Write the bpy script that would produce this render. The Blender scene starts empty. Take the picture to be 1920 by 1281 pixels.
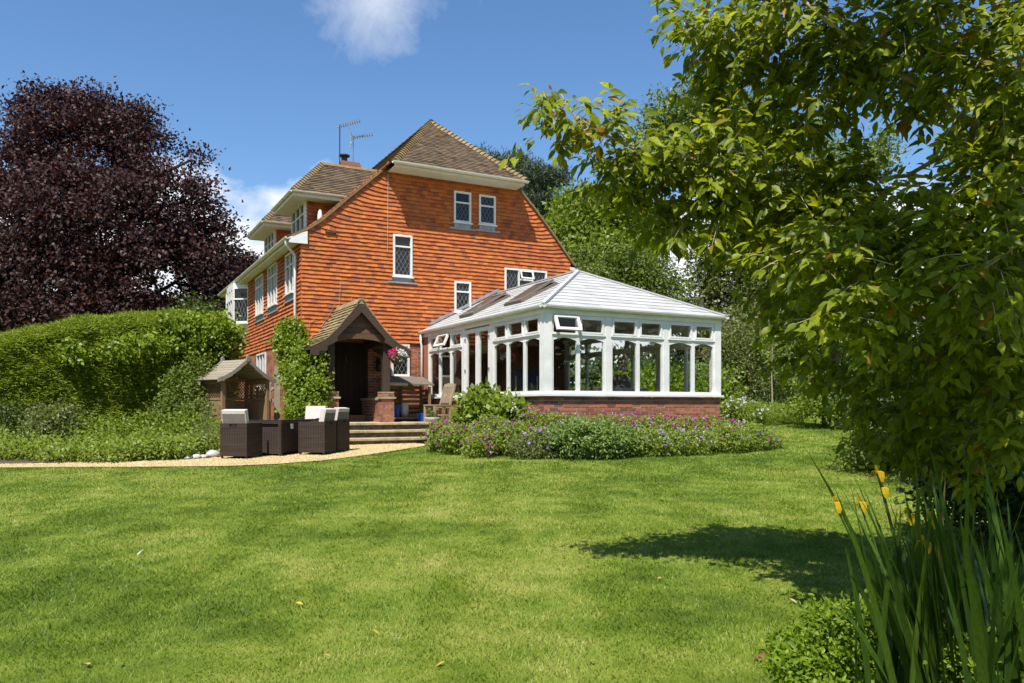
import bpy, math, random
import numpy as np
from mathutils import Vector, Matrix
R = math.radians
random.seed(7)
SC = bpy.context.scene
COL = SC.collection
# ------------------------------------------------------------------ camera
CAM = (-4.977, -21.126, 0.4); F = 1500.0; YH = 762.0; YAW = R(28)
cd = bpy.data.cameras.new('camera'); co = bpy.data.objects.new('camera', cd); COL.objects.link(co)
cd.sensor_width = 36; cd.lens = 36 * F / 1920; cd.shift_y = (YH - 640.5) / 1920
cd.clip_start = 0.05; cd.clip_end = 3000
co.location = CAM; co.rotation_euler = (R(90), 0, -YAW)
SC.camera = co
# ------------------------------------------------------------------ world and sun
SUN_EL, SUN_AZ = R(59), R(225)          # azimuth counted clockwise from +Y (behind the camera, to its left)
w = bpy.data.worlds.new('World'); SC.world = w; w.use_nodes = True
N = w.node_tree.nodes; L = w.node_tree.links
bg = N['Background']; bg.inputs['Strength'].default_value = 0.105
sky = N.new('ShaderNodeTexSky'); sky.sky_type = 'NISHITA'; sky.sun_disc = False
sky.sun_elevation = SUN_EL; sky.sun_rotation = SUN_AZ
sky.air_density = 1.0; sky.dust_density = 0.25; sky.ozone_density = 4.0; sky.altitude = 0
tc = N.new('ShaderNodeTexCoord')
def wmath(op, a, b=None, clamp=False):
    n = N.new('ShaderNodeMath'); n.operation = op; n.use_clamp = clamp
    for i, x in enumerate((a, b)):
        if x is None: continue
        if isinstance(x, (int, float)): n.inputs[i].default_value = x
        else: L.new(x, n.inputs[i])
    return n.outputs[0]
def wnoise(scale, detail=6, rough=0.6, stretch=(1, 1, 1), dist=0.0):
    mp = N.new('ShaderNodeMapping'); mp.inputs['Scale'].default_value = stretch
    L.new(tc.outputs['Generated'], mp.inputs[0])
    n = N.new('ShaderNodeTexNoise'); n.inputs['Scale'].default_value = scale; n.inputs['Detail'].default_value = detail
    n.inputs['Roughness'].default_value = rough; n.inputs['Distortion'].default_value = dist
    L.new(mp.outputs[0], n.inputs[0]); return n.outputs[0]
sep = N.new('ShaderNodeSeparateXYZ'); L.new(tc.outputs['Generated'], sep.inputs[0]); zz = sep.outputs[2]
# bank of cumulus low over the horizon, ragged top
n1 = wnoise(5.0, 8, 0.55, (1, 1, 1.6))
top = wmath('ADD', wmath('MULTIPLY', n1, 0.26), 0.122)
low = wmath('MULTIPLY', wmath('SUBTRACT', top, zz), 28.0, True)
# scattered high wisps: noise thresholded over the whole sky, thicker in drifts
n2 = wnoise(9.0, 9, 0.68, (1, 1, 1.3), 0.6); n3 = wnoise(1.9, 2, 0.5)
wv = wmath('MULTIPLY', wmath('SUBTRACT', wmath('ADD', wmath('MULTIPLY', n2, 0.75), wmath('MULTIPLY', n3, 1.0)), 1.17), 4.0, True)
# a drift of cloud overhead of the house
dv = Vector((math.sin(YAW), math.cos(YAW), 0)) + Vector((math.cos(YAW), -math.sin(YAW), 0)) * ((715 - 960) / F) + Vector((0, 0, (YH + 12) / F))
dv.normalize()
vm = N.new('ShaderNodeVectorMath'); vm.operation = 'DISTANCE'; L.new(tc.outputs['Generated'], vm.inputs[0]); vm.inputs[1].default_value = dv
near = wmath('SUBTRACT', 1.0, wmath('DIVIDE', vm.outputs['Value'], 0.12), True)
drift = wmath('MULTIPLY', wmath('SUBTRACT', wmath('ADD', wmath('MULTIPLY', n2, 1.1), near), 0.95), 1.25, True)
mask = wmath('MAXIMUM', low, wmath('MAXIMUM', wmath('MULTIPLY', wv, 0.6), wmath('MULTIPLY', drift, 0.75)))
mx = N.new('ShaderNodeMixRGB'); hs = N.new('ShaderNodeHueSaturation'); hs.inputs['Saturation'].default_value = 1.12; hs.inputs['Value'].default_value = .97; L.new(sky.outputs[0], hs.inputs['Color']); L.new(mask, mx.inputs[0]); L.new(hs.outputs[0], mx.inputs[1])
mx.inputs[2].default_value = (6.0, 6.2, 6.5, 1)
L.new(mx.outputs[0], bg.inputs['Color'])
sl = bpy.data.lights.new('sun', 'SUN'); so = bpy.data.objects.new('sun', sl); COL.objects.link(so)
sl.energy = 4.4; sl.angle = R(0.53); sl.color = (1.0, 0.95, 0.86)
sd = Vector((math.sin(SUN_AZ) * math.cos(SUN_EL), math.cos(SUN_AZ) * math.cos(SUN_EL), math.sin(SUN_EL)))
so.rotation_euler = sd.to_track_quat('Z', 'Y').to_euler(); so.location = (0, 0, 40)
vs = SC.view_settings; vs.view_transform = 'Standard'; vs.look = 'None'; vs.exposure = 0.75; vs.gamma = 1.0; vs.use_curve_mapping = False
SC.cycles.max_bounces = 7; SC.cycles.transparent_max_bounces = 16; SC.cycles.caustics_reflective = False; SC.cycles.caustics_refractive = False
SC.cycles.diffuse_bounces = 3; SC.cycles.glossy_bounces = 3; SC.cycles.transmission_bounces = 4
# ------------------------------------------------------------------ places in the garden
FW = (math.sin(YAW), math.cos(YAW)); RT = (math.cos(YAW), -math.sin(YAW))
def pt(u, v, d):
    """a spot d metres out along the view, on the sight line of a photograph point"""
    s = (u - 960) / F * d
    return Vector((CAM[0] + FW[0] * d + RT[0] * s, CAM[1] + FW[1] * d + RT[1] * s, CAM[2] + (YH - v) / F * d))
def dl(x, y):
    dx, dy = x - CAM[0], y - CAM[1]
    return dx * FW[0] + dy * FW[1], dx * RT[0] + dy * RT[1]
def sstep(t):
    t = np.clip(t, 0, 1); return t * t * (3 - 2 * t)
def ground(x, y):
    d, l = dl(np.asarray(x, float), np.asarray(y, float))
    base = np.interp(d, [-40, 0, 4, 14, 19, 24, 60], [-1.15, -1.1, -1.08, -.62, -.50, -.42, -.3])
    rise = sstep((l - 4.2) / 3.2) * np.interp(d, [12, 17.5, 22, 27, 60], [0, .1, .33, .52, .5])
    dip = -0.012 * np.sin(x * 0.9 + 1) * np.sin(y * 0.7)
    return base + rise + dip
def gpt(u, v):
    """where a photograph point below the horizon meets the lawn"""
    d = 12.0
    for _ in range(60):
        p = pt(u, v, d); z = float(ground(p.x, p.y))
        dn = (CAM[2] - z) * F / (v - YH); d += (dn - d) * 0.5
    p = pt(u, v, d); return Vector((p.x, p.y, float(ground(p.x, p.y))))
def gd(u, d):
    p = pt(u, 0, d); return Vector((p.x, p.y, float(ground(p.x, p.y))))
# ------------------------------------------------------------------ object helpers
ORIG = {}
def tag(o, label=None, cat=None, group=None, kind=None):
    if label: o['label'] = label
    if cat: o['category'] = cat
    if group: o['group'] = group
    if kind: o['kind'] = kind
    return o
def thing(name, label, cat, loc=(0, 0, 0), rz=0.0, group=None, world=True):
    o = bpy.data.objects.new(name, None); COL.objects.link(o); o.empty_display_size = 0.2
    o.location = loc; o.rotation_euler = (0, 0, rz)
    ORIG[o.name] = Vector(loc) if world else Vector((0, 0, 0))
    return tag(o, label, cat, group)
def link(name, me, mat, parent=None):
    o = bpy.data.objects.new(name, me); COL.objects.link(o)
    if mat is not None and not me.materials: me.materials.append(mat)
    if parent is not None:
        o.parent = parent; ORIG[o.name] = ORIG.get(parent.name, Vector((0, 0, 0)))
    return o
class MB:
    def __init__(s): s.v = []; s.f = []
    def poly(s, pts):
        b = len(s.v); s.v += [tuple(p) for p in pts]; s.f.append(tuple(range(b, b + len(pts)))); return s
    def box(s, x0, x1, y0, y1, z0, z1, M=None):
        b = len(s.v); c = [(x, y, z) for z in (z0, z1) for y in (y0, y1) for x in (x0, x1)]
        if M is not None: c = [tuple(M @ Vector(p)) for p in c]
        s.v += c
        for q in ((0, 2, 3, 1), (4, 5, 7, 6), (0, 1, 5, 4), (2, 6, 7, 3), (0, 4, 6, 2), (1, 3, 7, 5)): s.f.append(tuple(b + i for i in q))
        return s
    def bar(s, p, q, w_, h_, up=(0, 0, 1)):
        """a straight square bar from p to q"""
        p, q = Vector(p), Vector(q); a = (q - p).normalized(); up = Vector(up)
        sd_ = a.cross(up)
        if sd_.length < 1e-4: sd_ = a.cross(Vector((1, 0, 0)))
        sd_.normalize(); u_ = sd_.cross(a).normalized(); b = len(s.v)
        for c in (p, q):
            for i, j in ((-1, -1), (1, -1), (1, 1), (-1, 1)): s.v.append(tuple(c + sd_ * (i * w_ / 2) + u_ * (j * h_ / 2)))
        for f in ((3, 2, 1, 0), (4, 5, 6, 7), (0, 1, 5, 4), (1, 2, 6, 5), (2, 3, 7, 6), (3, 0, 4, 7)): s.f.append(tuple(b + i for i in f))
        return s
    def prism(s, pts, ext):
        b = len(s.v); n = len(pts); e = Vector(ext)
        s.v += [tuple(p) for p in pts] + [tuple(Vector(p) + e) for p in pts]
        s.f.append(tuple(b + i for i in range(n))); s.f.append(tuple(b + n + i for i in reversed(range(n))))
        for i in range(n):
            j = (i + 1) % n; s.f.append((b + i, b + n + i, b + n + j, b + j))
        return s
    def tube(s, path, rad, sides=6, cap=True):
        path = [Vector(p) for p in path]; b = len(s.v); n = len(path)
        if isinstance(rad, (int, float)): rad = [rad] * n
        ref = Vector((0.31, 0.17, 0.93))
        for i, p in enumerate(path):
            a = (path[min(i + 1, n - 1)] - path[max(i - 1, 0)])
            if a.length < 1e-6: a = Vector((0, 0, 1))
            a.normalize(); x = a.cross(ref)
            if x.length < 1e-3: x = a.cross(Vector((1, 0, 0)))
            x.normalize(); y = a.cross(x)
            for k in range(sides):
                t = 2 * math.pi * k / sides; s.v.append(tuple(p + (x * math.cos(t) + y * math.sin(t)) * rad[i]))
        for i in range(n - 1):
            for k in range(sides):
                k2 = (k + 1) % sides; s.f.append((b + i * sides + k, b + i * sides + k2, b + (i + 1) * sides + k2, b + (i + 1) * sides + k))
        if cap:
            s.f.append(tuple(b + k for k in reversed(range(sides)))); s.f.append(tuple(b + (n - 1) * sides + k for k in range(sides)))
        return s
    def lathe(s, c, prof, sides=14):
        """prof: (radius, height) pairs"""
        b = len(s.v); n = len(prof)
        for r_, h_ in prof:
            for k in range(sides):
                t = 2 * math.pi * k / sides; s.v.append((c[0] + r_ * math.cos(t), c[1] + r_ * math.sin(t), c[2] + h_))
        for i in range(n - 1):
            for k in range(sides):
                k2 = (k + 1) % sides; s.f.append((b + i * sides + k, b + i * sides + k2, b + (i + 1) * sides + k2, b + (i + 1) * sides + k))
        s.f.append(tuple(b + k for k in reversed(range(sides)))); s.f.append(tuple(b + (n - 1) * sides + k for k in range(sides)))
        return s
    def build(s, name, mat, parent=None, bevel=0.0, smooth=False, rnd=None):
        off = ORIG.get(parent.name, Vector((0, 0, 0))) if parent is not None else Vector((0, 0, 0))
        me = bpy.data.meshes.new(name)
        v = s.v if off.length < 1e-9 else [(a - off.x, b_ - off.y, c - off.z) for a, b_, c in s.v]
        me.from_pydata(v, [], s.f)
        if rnd is not None:
            at = me.attributes.new('rnd', 'FLOAT', 'FACE'); at.data.foreach_set('value', np.asarray(rnd, np.float32))
        if smooth: me.polygons.foreach_set('use_smooth', [True] * len(me.polygons))
        me.update(); o = link(name, me, mat, parent)
        if bevel > 0:
            m = o.modifiers.new('bevel', 'BEVEL'); m.width = bevel; m.segments = 2; m.limit_method = 'ANGLE'
        return o
def copy_tree(o, parent=None):
    c = o.copy(); COL.objects.link(c); c.parent = parent
    for ch in list(o.children): copy_tree(ch, c)
    return c
def np_mesh(name, verts, quads=None, tris=None, rnd=None, rnd_per=None):
    """big mesh from arrays; rnd holds one value per vertex"""
    me = bpy.data.meshes.new(name); me.vertices.add(len(verts)); me.vertices.foreach_set('co', np.ascontiguousarray(verts, np.float32).ravel())
    parts = []; starts = []; tot = 0
    for fs, k in ((quads, 4), (tris, 3)):
        if fs is None or len(fs) == 0: continue
        parts.append(np.ascontiguousarray(fs, np.int32).ravel()); starts.append(np.arange(len(fs), dtype=np.int32) * k + tot); tot += len(fs) * k
    li = np.concatenate(parts); st = np.concatenate(starts)
    me.loops.add(tot); me.loops.foreach_set('vertex_index', li)
    me.polygons.add(len(st)); me.polygons.foreach_set('loop_start', st)
    if rnd is not None:
        at = me.attributes.new('rnd', 'FLOAT', 'POINT'); at.data.foreach_set('value', np.asarray(rnd, np.float32))
    me.update(calc_edges=True); return me
# ------------------------------------------------------------------ materials
def nodes_mat(name):
    m = bpy.data.materials.new(name); m.use_nodes = True; nt = m.node_tree
    return m, nt, nt.nodes, nt.links, nt.nodes['Principled BSDF']
def ramp(nt, fac, stops):
    r = nt.nodes.new('ShaderNodeValToRGB'); el = r.color_ramp.elements
    while len(el) < len(stops): el.new(0.5)
    for e, (p, c) in zip(el, stops): e.position = p; e.color = (*c, 1)
    if fac is not None: nt.links.new(fac, r.inputs[0])
    return r.outputs[0]
def noise(nt, scale, detail=5, rough=0.55, stretch=None, world=True):
    n = nt.nodes.new('ShaderNodeTexNoise'); n.inputs['Scale'].default_value = scale; n.inputs['Detail'].default_value = detail; n.inputs['Roughness'].default_value = rough
    if world: src = nt.nodes.new('ShaderNodeNewGeometry').outputs['Position']
    else: src = nt.nodes.new('ShaderNodeTexCoord').outputs['Object']
    if stretch:
        mp = nt.nodes.new('ShaderNodeMapping'); mp.inputs['Scale'].default_value = stretch; nt.links.new(src, mp.inputs[0]); src = mp.outputs[0]
    nt.links.new(src, n.inputs[0]); return n.outputs[0]
def mth(nt, op, a, b=None, clamp=False):
    n = nt.nodes.new('ShaderNodeMath'); n.operation = op; n.use_clamp = clamp
    for i, x in enumerate((a, b)):
        if x is None: continue
        if isinstance(x, (int, float)): n.inputs[i].default_value = x
        else: nt.links.new(x, n.inputs[i])
    return n.outputs[0]
def mixc(nt, fac, a, b, mode='MIX'):
    n = nt.nodes.new('ShaderNodeMixRGB'); n.blend_type = mode
    for i, x in enumerate((fac, a, b)):
        if isinstance(x, (int, float)): n.inputs[i].default_value = x
        elif isinstance(x, tuple): n.inputs[i].default_value = (*x, 1)
        else: nt.links.new(x, n.inputs[i])
    return n.outputs[0]
def bump(nt, bs, h, strength=0.3, dist=0.01):
    b = nt.nodes.new('ShaderNodeBump'); b.inputs['Strength'].default_value = strength; b.inputs['Distance'].default_value = dist
    nt.links.new(h, b.inputs['Height']); nt.links.new(b.outputs[0], bs.inputs['Normal'])
def rnd_val(nt):
    a = nt.nodes.new('ShaderNodeAttribute'); a.attribute_name = 'rnd'
    oi = nt.nodes.new('ShaderNodeObjectInfo')
    return mth(nt, 'FRACT', mth(nt, 'ADD', a.outputs['Fac'], oi.outputs['Random']))
def plain(name, c, rough=0.6, var=0.12, scale=9, bumpy=0.0, metal=0.0, stretch=None, spec=0.4):
    m, nt, n, l, b = nodes_mat(name)
    f = noise(nt, scale, 6, 0.6, stretch)
    lo = tuple(x * (1 - var) for x in c); hi = tuple(min(1, x * (1 + var)) for x in c)
    l.new(ramp(nt, f, [(0.3, lo), (0.7, hi)]), b.inputs['Base Color']); b.inputs['Roughness'].default_value = rough; b.inputs['Metallic'].default_value = metal
    b.inputs['Specular IOR Level'].default_value = spec
    if bumpy: bump(nt, b, f, bumpy, 0.01)
    return m
def piece_mat(name, stops, rough=0.85, dirt=None, dirt_amt=0.5, scale=6, dscale=2.5, bumpy=0.25):
    """one tone for each brick or tile, with grain and weathering over it"""
    m, nt, n, l, b = nodes_mat(name)
    c = ramp(nt, rnd_val(nt), stops)
    g = noise(nt, scale * 5, 4, 0.7); c = mixc(nt, 0.35, c, ramp(nt, g, [(0.3, (0.55, 0.55, 0.55)), (0.7, (1, 1, 1))]), 'MULTIPLY')
    if dirt:
        d = noise(nt, dscale, 7, 0.68)
        c = mixc(nt, mth(nt, 'MULTIPLY', mth(nt, 'MULTIPLY', mth(nt, 'SUBTRACT', d, 0.5), 5.0, True), dirt_amt), c, dirt)
    l.new(c, b.inputs['Base Color']); b.inputs['Roughness'].default_value = rough; b.inputs['Specular IOR Level'].default_value = 0.25
    bump(nt, b, g, bumpy, 0.006); return m
def leaf_mat(name, stops, trans=0.35, rough=0.45, spec=0.35, tmul=(1.25, 1.35, 0.5), mottle=None):
    m, nt, n, l, b = nodes_mat(name)
    a = nt.nodes.new('ShaderNodeAttribute'); a.attribute_name = 'rnd'; oi = nt.nodes.new('ShaderNodeObjectInfo')
    v = mth(nt, 'FRACT', mth(nt, 'ADD', a.outputs['Fac'], mth(nt, 'MULTIPLY', oi.outputs['Random'], 0.999)))
    c = ramp(nt, v, stops)
    if mottle:
        g = noise(nt, mottle[0], 4, .7, mottle[1]); c = mixc(nt, 1.0, c, ramp(nt, g, [(.3, (.55, .60, .5)), (.55, (1, 1, 1)), (.75, (1.25, 1.15, 1.0))]), 'MULTIPLY')
    l.new(c, b.inputs['Base Color']); b.inputs['Roughness'].default_value = rough; b.inputs['Specular IOR Level'].default_value = spec
    tr = n.new('ShaderNodeBsdfTranslucent'); l.new(mixc(nt, 1.0, c, tmul, 'MULTIPLY'), tr.inputs[0])
    ms = n.new('ShaderNodeMixShader'); ms.inputs[0].default_value = trans; l.new(b.outputs[0], ms.inputs[1]); l.new(tr.outputs[0], ms.inputs[2])
    l.new(ms.outputs[0], n['Material Output'].inputs[0]); return m
def glass_mat(name, tint=(0.86, 0.9, 0.88), base=0.02):
    m, nt, n, l, b = nodes_mat(name); n.remove(b)
    t = n.new('ShaderNodeBsdfTransparent'); t.inputs[0].default_value = (*tint, 1)
    g = n.new('ShaderNodeBsdfGlossy'); g.inputs['Roughness'].default_value = 0.01
    fr = n.new('ShaderNodeLayerWeight'); fr.inputs[0].default_value = .5; fz = mth(nt, 'MULTIPLY', mth(nt, 'POWER', fr.outputs['Facing'], 4.0), .7)
    ms = n.new('ShaderNodeMixShader'); l.new(mth(nt, 'ADD', fz, base, True), ms.inputs[0]); l.new(t.outputs[0], ms.inputs[1]); l.new(g.outputs[0], ms.inputs[2])
    l.new(ms.outputs[0], n['Material Output'].inputs[0]); return m
def wood_mat(name, c, var=0.35, stretch=(3, 3, 40), rough=0.75):
    m, nt, n, l, b = nodes_mat(name)
    f = noise(nt, 2.2, 6, 0.65, stretch, world=False); r_ = rnd_val(nt)
    cc = ramp(nt, f, [(0.25, tuple(x * (1 - var) for x in c)), (0.75, tuple(x * (1 + var) for x in c))])
    cc = mixc(nt, 0.5, cc, ramp(nt, r_, [(0, (0.7, 0.68, 0.66)), (1, (1.0, 1.0, 1.0))]), 'MULTIPLY')
    l.new(cc, b.inputs['Base Color']); b.inputs['Roughness'].default_value = rough; b.inputs['Specular IOR Level'].default_value = 0.25
    bump(nt, b, f, 0.35, 0.004); return m
M = {}
M['hung'] = piece_mat('hung_tile', [(0.0, (.34, .090, .036)), (.2, (.49, .135, .038)), (.5, (.60, .185, .045)), (.75, (.55, .150, .046)), (.93, (.44, .128, .056)), (1, (.26, .090, .060))], 0.85, (.17, .085, .05), .62, 6, 1.9)
M['roof'] = piece_mat('roof_tile', [(0, (.085, .060, .042)), (.4, (.14, .10, .066)), (.8, (.175, .13, .085)), (1, (.21, .125, .075))], 0.9, (.22, .18, .10), .5, 6, 3.5)
M['ridge'] = piece_mat('hip_tile', [(0, (.20, .14, .07)), (1, (.30, .22, .11))], 0.9, (.36, .29, .13), .6, 6, 5)
M['mossroof'] = piece_mat('mossy_tile', [(0, (.20, .14, .08)), (.5, (.29, .22, .12)), (1, (.36, .28, .15))], 0.95, (.22, .20, .07), .6, 6, 5)
M['brick'] = piece_mat('brick', [(0, (.20, .075, .05)), (.3, (.36, .13, .07)), (.65, (.44, .17, .09)), (.9, (.30, .12, .085)), (1, (.15, .085, .075))], 0.9, (.2, .15, .11), .35, 8, 5)
M['mortar'] = plain('mortar', (.42, .36, .28), 0.95, .2, 20, .3)
M['core'] = plain('wall_core', (.16, .07, .04), 0.95)
M['white'] = plain('white_plastic', (.73, .73, .70), 0.35, .10, 4)
M['cream'] = plain('cream_paint', (.70, .67, .58), 0.55, .10, 4)
M['slate'] = piece_mat('pale_roof_slate', [(0, (.40, .40, .39)), (.5, (.45, .45, .44)), (1, (.50, .495, .48))], 0.7, (.36, .36, .33), .35, 5, 2.0, .1)
M['lead'] = plain('lead', (.30, .32, .34), 0.5, .25, 8, .2, 0.3)
M['cames'] = plain('lead_cames', (.24, .25, .25), 0.5, .1)
M['dark'] = wood_mat('dark_oak', (.066, .043, .031), .35)
M['door'] = wood_mat('door_oak', (.026, .015, .011), .3)
M['wood'] = wood_mat('arbour_wood', (.27, .175, .095), .3)
M['grey_wood'] = wood_mat('weathered_wood', (.30, .26, .20), .25)
M['pine'] = wood_mat('sunlit_slats', (.40, .27, .11), .25)  # brighter than the store's other timber: sunlight on the slats put into their colour
M['lit_porch_board'] = wood_mat('lit_porch_boards', (.125, .070, .042), .3)  # lighter brown than the dark oak, light on the gable painted in
M['teak'] = wood_mat('teak', (.33, .255, .17), .25)
M['wicker_c'] = None
M['cushion'] = plain('cushion_cloth', (.56, .52, .48), 0.9, .06, 12, .1)
M['cushion_back'] = plain('cushion_back_cloth', (.15, .135, .12), 0.9, .1, 12, .1)
M['metal'] = plain('grey_metal', (.33, .33, .34), 0.4, .1, 5, 0, .7)
M['black'] = plain('black_iron', (.02, .02, .022), 0.5, .2)
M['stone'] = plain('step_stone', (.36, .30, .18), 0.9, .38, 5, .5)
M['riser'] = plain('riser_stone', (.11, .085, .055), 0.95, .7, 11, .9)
M['paving'] = plain('paving_stone', (.42, .37, .28), 0.9, .22, 6, .4)
M['rock'] = plain('pale_rock', (.42, .41, .40), 0.9, .25, 8, .5)
M['felt'] = plain('roof_felt', (.15, .125, .10), 0.95, .2, 20, .4)
M['blue'] = plain('blue_glaze', (.012, .085, .42), 0.3, .1)
M['pale_pot'] = plain('pale_pot', (.55, .50, .40), 0.6, .1)
M['stump'] = plain('rotten_wood', (.22, .10, .045), 0.95, .5, 30, .8)
M['terracotta'] = plain('terracotta', (.42, .16, .08), 0.85, .15)
M['sill'] = plain('tarnished_sill', (.5, .5, .48), 0.7, .25, 10, .2)
M['glass'] = glass_mat('conservatory_glass', (.95, .96, .955), .028)
M['plaster'] = plain('plaster', (.75, .72, .66), 0.8)
M['floor'] = plain('floor_tiles', (.30, .24, .17), 0.5)
M['bark'] = plain('bark', (.17, .135, .095), 0.95, .4, 14, .7, 0, (1, 1, .3))
M['bark_pale'] = plain('pale_bark', (.36, .29, .20), 0.9, .3, 16, .5)
M['bark_dark'] = plain('dark_bark', (.07, .055, .045), 0.95, .4, 14, .6)
M['soil'] = plain('soil', (.085, .06, .04), 1.0, .4, 25, .8)
M['sofa'] = plain('grey_sofa_cloth', (.26, .24, .22), 0.95, .1)
M['navy'] = plain('navy_cloth', (.010, .022, .075), 0.7, .1)
M['pebble'] = piece_mat('gravel_stone', [(0, (.28, .19, .075)), (.3, (.46, .345, .15)), (.6, (.57, .45, .22)), (.85, (.50, .43, .27)), (1, (.66, .57, .36))], 0.9, None, 0, 10, 3, .2)
M['gravel_bed'] = plain('gravel_bed', (.38, .285, .125), 0.95, .45, 60, .8)
def pane_mat():
    m, nt, n, l, b = nodes_mat('window_glass')
    b.inputs['Base Color'].default_value = (.012, .014, .016, 1); b.inputs['Roughness'].default_value = 0.03; b.inputs['Specular IOR Level'].default_value = 0.42
    f = noise(nt, 1.3, 2); bump(nt, b, f, 0.05, 0.02); return m
M['pane'] = pane_mat()
def wicker_mat():
    m, nt, n, l, b = nodes_mat('brown_wicker')
    t = n.new('ShaderNodeTexCoord')
    s = n.new('ShaderNodeSeparateXYZ'); l.new(t.outputs['Object'], s.inputs[0])
    z = mth(nt, 'SINE', mth(nt, 'MULTIPLY', s.outputs[2], 2 * math.pi / .016))
    h = mth(nt, 'SINE', mth(nt, 'MULTIPLY', mth(nt, 'ADD', s.outputs[0], s.outputs[1]), 2 * math.pi / .05))
    wv_ = mth(nt, 'ADD', z, mth(nt, 'MULTIPLY', h, 0.45))
    band = noise(nt, 1.0, 3, .6, (2, 2, 60), world=False)
    c = ramp(nt, mth(nt, 'ADD', mth(nt, 'MULTIPLY', wv_, .16), band), [(.25, (.015, .010, .008)), (.55, (.042, .027, .019)), (.9, (.078, .053, .038))])
    l.new(c, b.inputs['Base Color']); b.inputs['Roughness'].default_value = .6; b.inputs['Specular IOR Level'].default_value = .2; bump(nt, b, wv_, .6, .004); return m
M['wicker'] = wicker_mat()
def lawn_mat(name, blades):
    m, nt, n, l, b = nodes_mat(name)
    big = noise(nt, .55, 4, .6); mid = noise(nt, 2.6, 5, .65)
    f = mth(nt, 'ADD', mth(nt, 'MULTIPLY', mth(nt, 'SUBTRACT', mth(nt, 'ADD', mth(nt, 'MULTIPLY', big, .55), mth(nt, 'MULTIPLY', mid, .45)), .5), 2.9), .47)
    if blades:
        a = nt.nodes.new('ShaderNodeAttribute'); a.attribute_name = 'rnd'
        f2 = mth(nt, 'ADD', f, mth(nt, 'MULTIPLY', mth(nt, 'SUBTRACT', a.outputs['Fac'], .5), .5))
        c = ramp(nt, f2, [(.0, (.060, .118, .010)), (.28, (.112, .192, .014)), (.55, (.190, .268, .028)), (.80, (.295, .335, .068)), (1, (.40, .37, .14))])
        l.new(c, b.inputs['Base Color']); b.inputs['Roughness'].default_value = .5; b.inputs['Specular IOR Level'].default_value = .3
        tr = n.new('ShaderNodeBsdfTranslucent'); l.new(mixc(nt, 1.0, c, (1.1, 1.2, .5), 'MULTIPLY'), tr.inputs[0])
        ms = n.new('ShaderNodeMixShader'); ms.inputs[0].default_value = .3; l.new(b.outputs[0], ms.inputs[1]); l.new(tr.outputs[0], ms.inputs[2]); l.new(ms.outputs[0], n['Material Output'].inputs[0])
    else:
        fine = noise(nt, 60, 4, .7)
        c = ramp(nt, mth(nt, 'ADD', mth(nt, 'MULTIPLY', f, .7), mth(nt, 'MULTIPLY', fine, .3)), [(.3, (.075, .110, .012)), (.5, (.13, .175, .02)), (.75, (.22, .24, .045))])
        l.new(c, b.inputs['Base Color']); b.inputs['Roughness'].default_value = .95; b.inputs['Specular IOR Level'].default_value = .1; bump(nt, b, fine, .6, .02)
    return m
M['lawn'] = lawn_mat('lawn', False); M['blades'] = lawn_mat('grass_blades', True)
G = lambda *a: [(i / (len(a) - 1), c) for i, c in enumerate(a)]
M['lf_maple'] = leaf_mat('box_elder_leaf', G((.11, .15, .007), (.19, .245, .010), (.27, .33, .013), (.36, .40, .020)), .52, tmul=(1.5, 1.4, .45), mottle=(45, None))
M['lf_young'] = leaf_mat('young_leaf', G((.36, .16, .02), (.32, .21, .02), (.22, .22, .02)), .45, tmul=(1.2, 1.1, .5))
M['lf_beech'] = leaf_mat('copper_beech_leaf', G((.018, .010, .012), (.034, .016, .017), (.054, .025, .024), (.088, .044, .037)), .2, .5, .2, (1.5, .6, .5))
M['lf_hedge'] = leaf_mat('conifer_hedge', G((.10, .14, .006), (.16, .22, .008), (.22, .285, .011), (.29, .35, .016)), .34, .6)
M['lf_ivy'] = leaf_mat('ivy_leaf', G((.11, .16, .010), (.17, .24, .014), (.24, .31, .022)), .35)
M['lf_bright'] = leaf_mat('bright_leaf', G((.10, .15, .010), (.16, .22, .014), (.23, .29, .026)), .38)
M['lf_mid'] = leaf_mat('mid_leaf', G((.07, .105, .012), (.115, .16, .018), (.165, .21, .028)), .35)
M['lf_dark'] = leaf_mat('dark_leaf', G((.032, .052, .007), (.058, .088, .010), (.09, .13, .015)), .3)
M['lf_olive'] = leaf_mat('olive_leaf', G((.085, .105, .024), (.13, .155, .035), (.18, .20, .055)), .32)
M['lf_pine'] = leaf_mat('pine_needles', G((.03, .05, .022), (.055, .08, .035), (.10, .12, .06)), .1, .6)
M['lf_ger'] = leaf_mat('geranium_leaf', G((.13, .18, .018), (.19, .25, .026), (.25, .31, .038)), .42)
M['lf_blue'] = leaf_mat('lupin_leaf', G((.10, .165, .03), (.155, .235, .045), (.21, .29, .07)), .36)
M['lf_yellow'] = leaf_mat('privet_leaf', G((.10, .17, .008), (.16, .25, .012), (.22, .31, .016)), .42)
M['lf_iris'] = leaf_mat('iris_leaf', G((.034, .075, .010), (.060, .115, .014), (.10, .17, .02)), .38, .4, .4, mottle=(14, (9, 9, 1)))
M['lf_dry'] = leaf_mat('dry_leaf', G((.20, .13, .05), (.30, .21, .09)), .3, .7, .2, mottle=(14, (9, 9, 1)))
M['sky_pane'] = plain('roof_window_glass', (.075, .068, .06), 0.22, .2, 3, 0, 0, None, .3)
def petal(name, *c): return leaf_mat(name, G(*c), .4, .7, .1, (1, 1, 1))
M['purple'] = petal('purple_petal', (.36, .03, .24), (.46, .07, .36), (.56, .16, .44))
M['mauve'] = petal('mauve_petal', (.36, .24, .54), (.48, .34, .62), (.56, .46, .70))
M['white_petal'] = petal('white_petal', (.7, .68, .66), (.78, .76, .74))
M['pink'] = petal('pink_petal', (.62, .02, .16), (.72, .05, .25))
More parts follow.
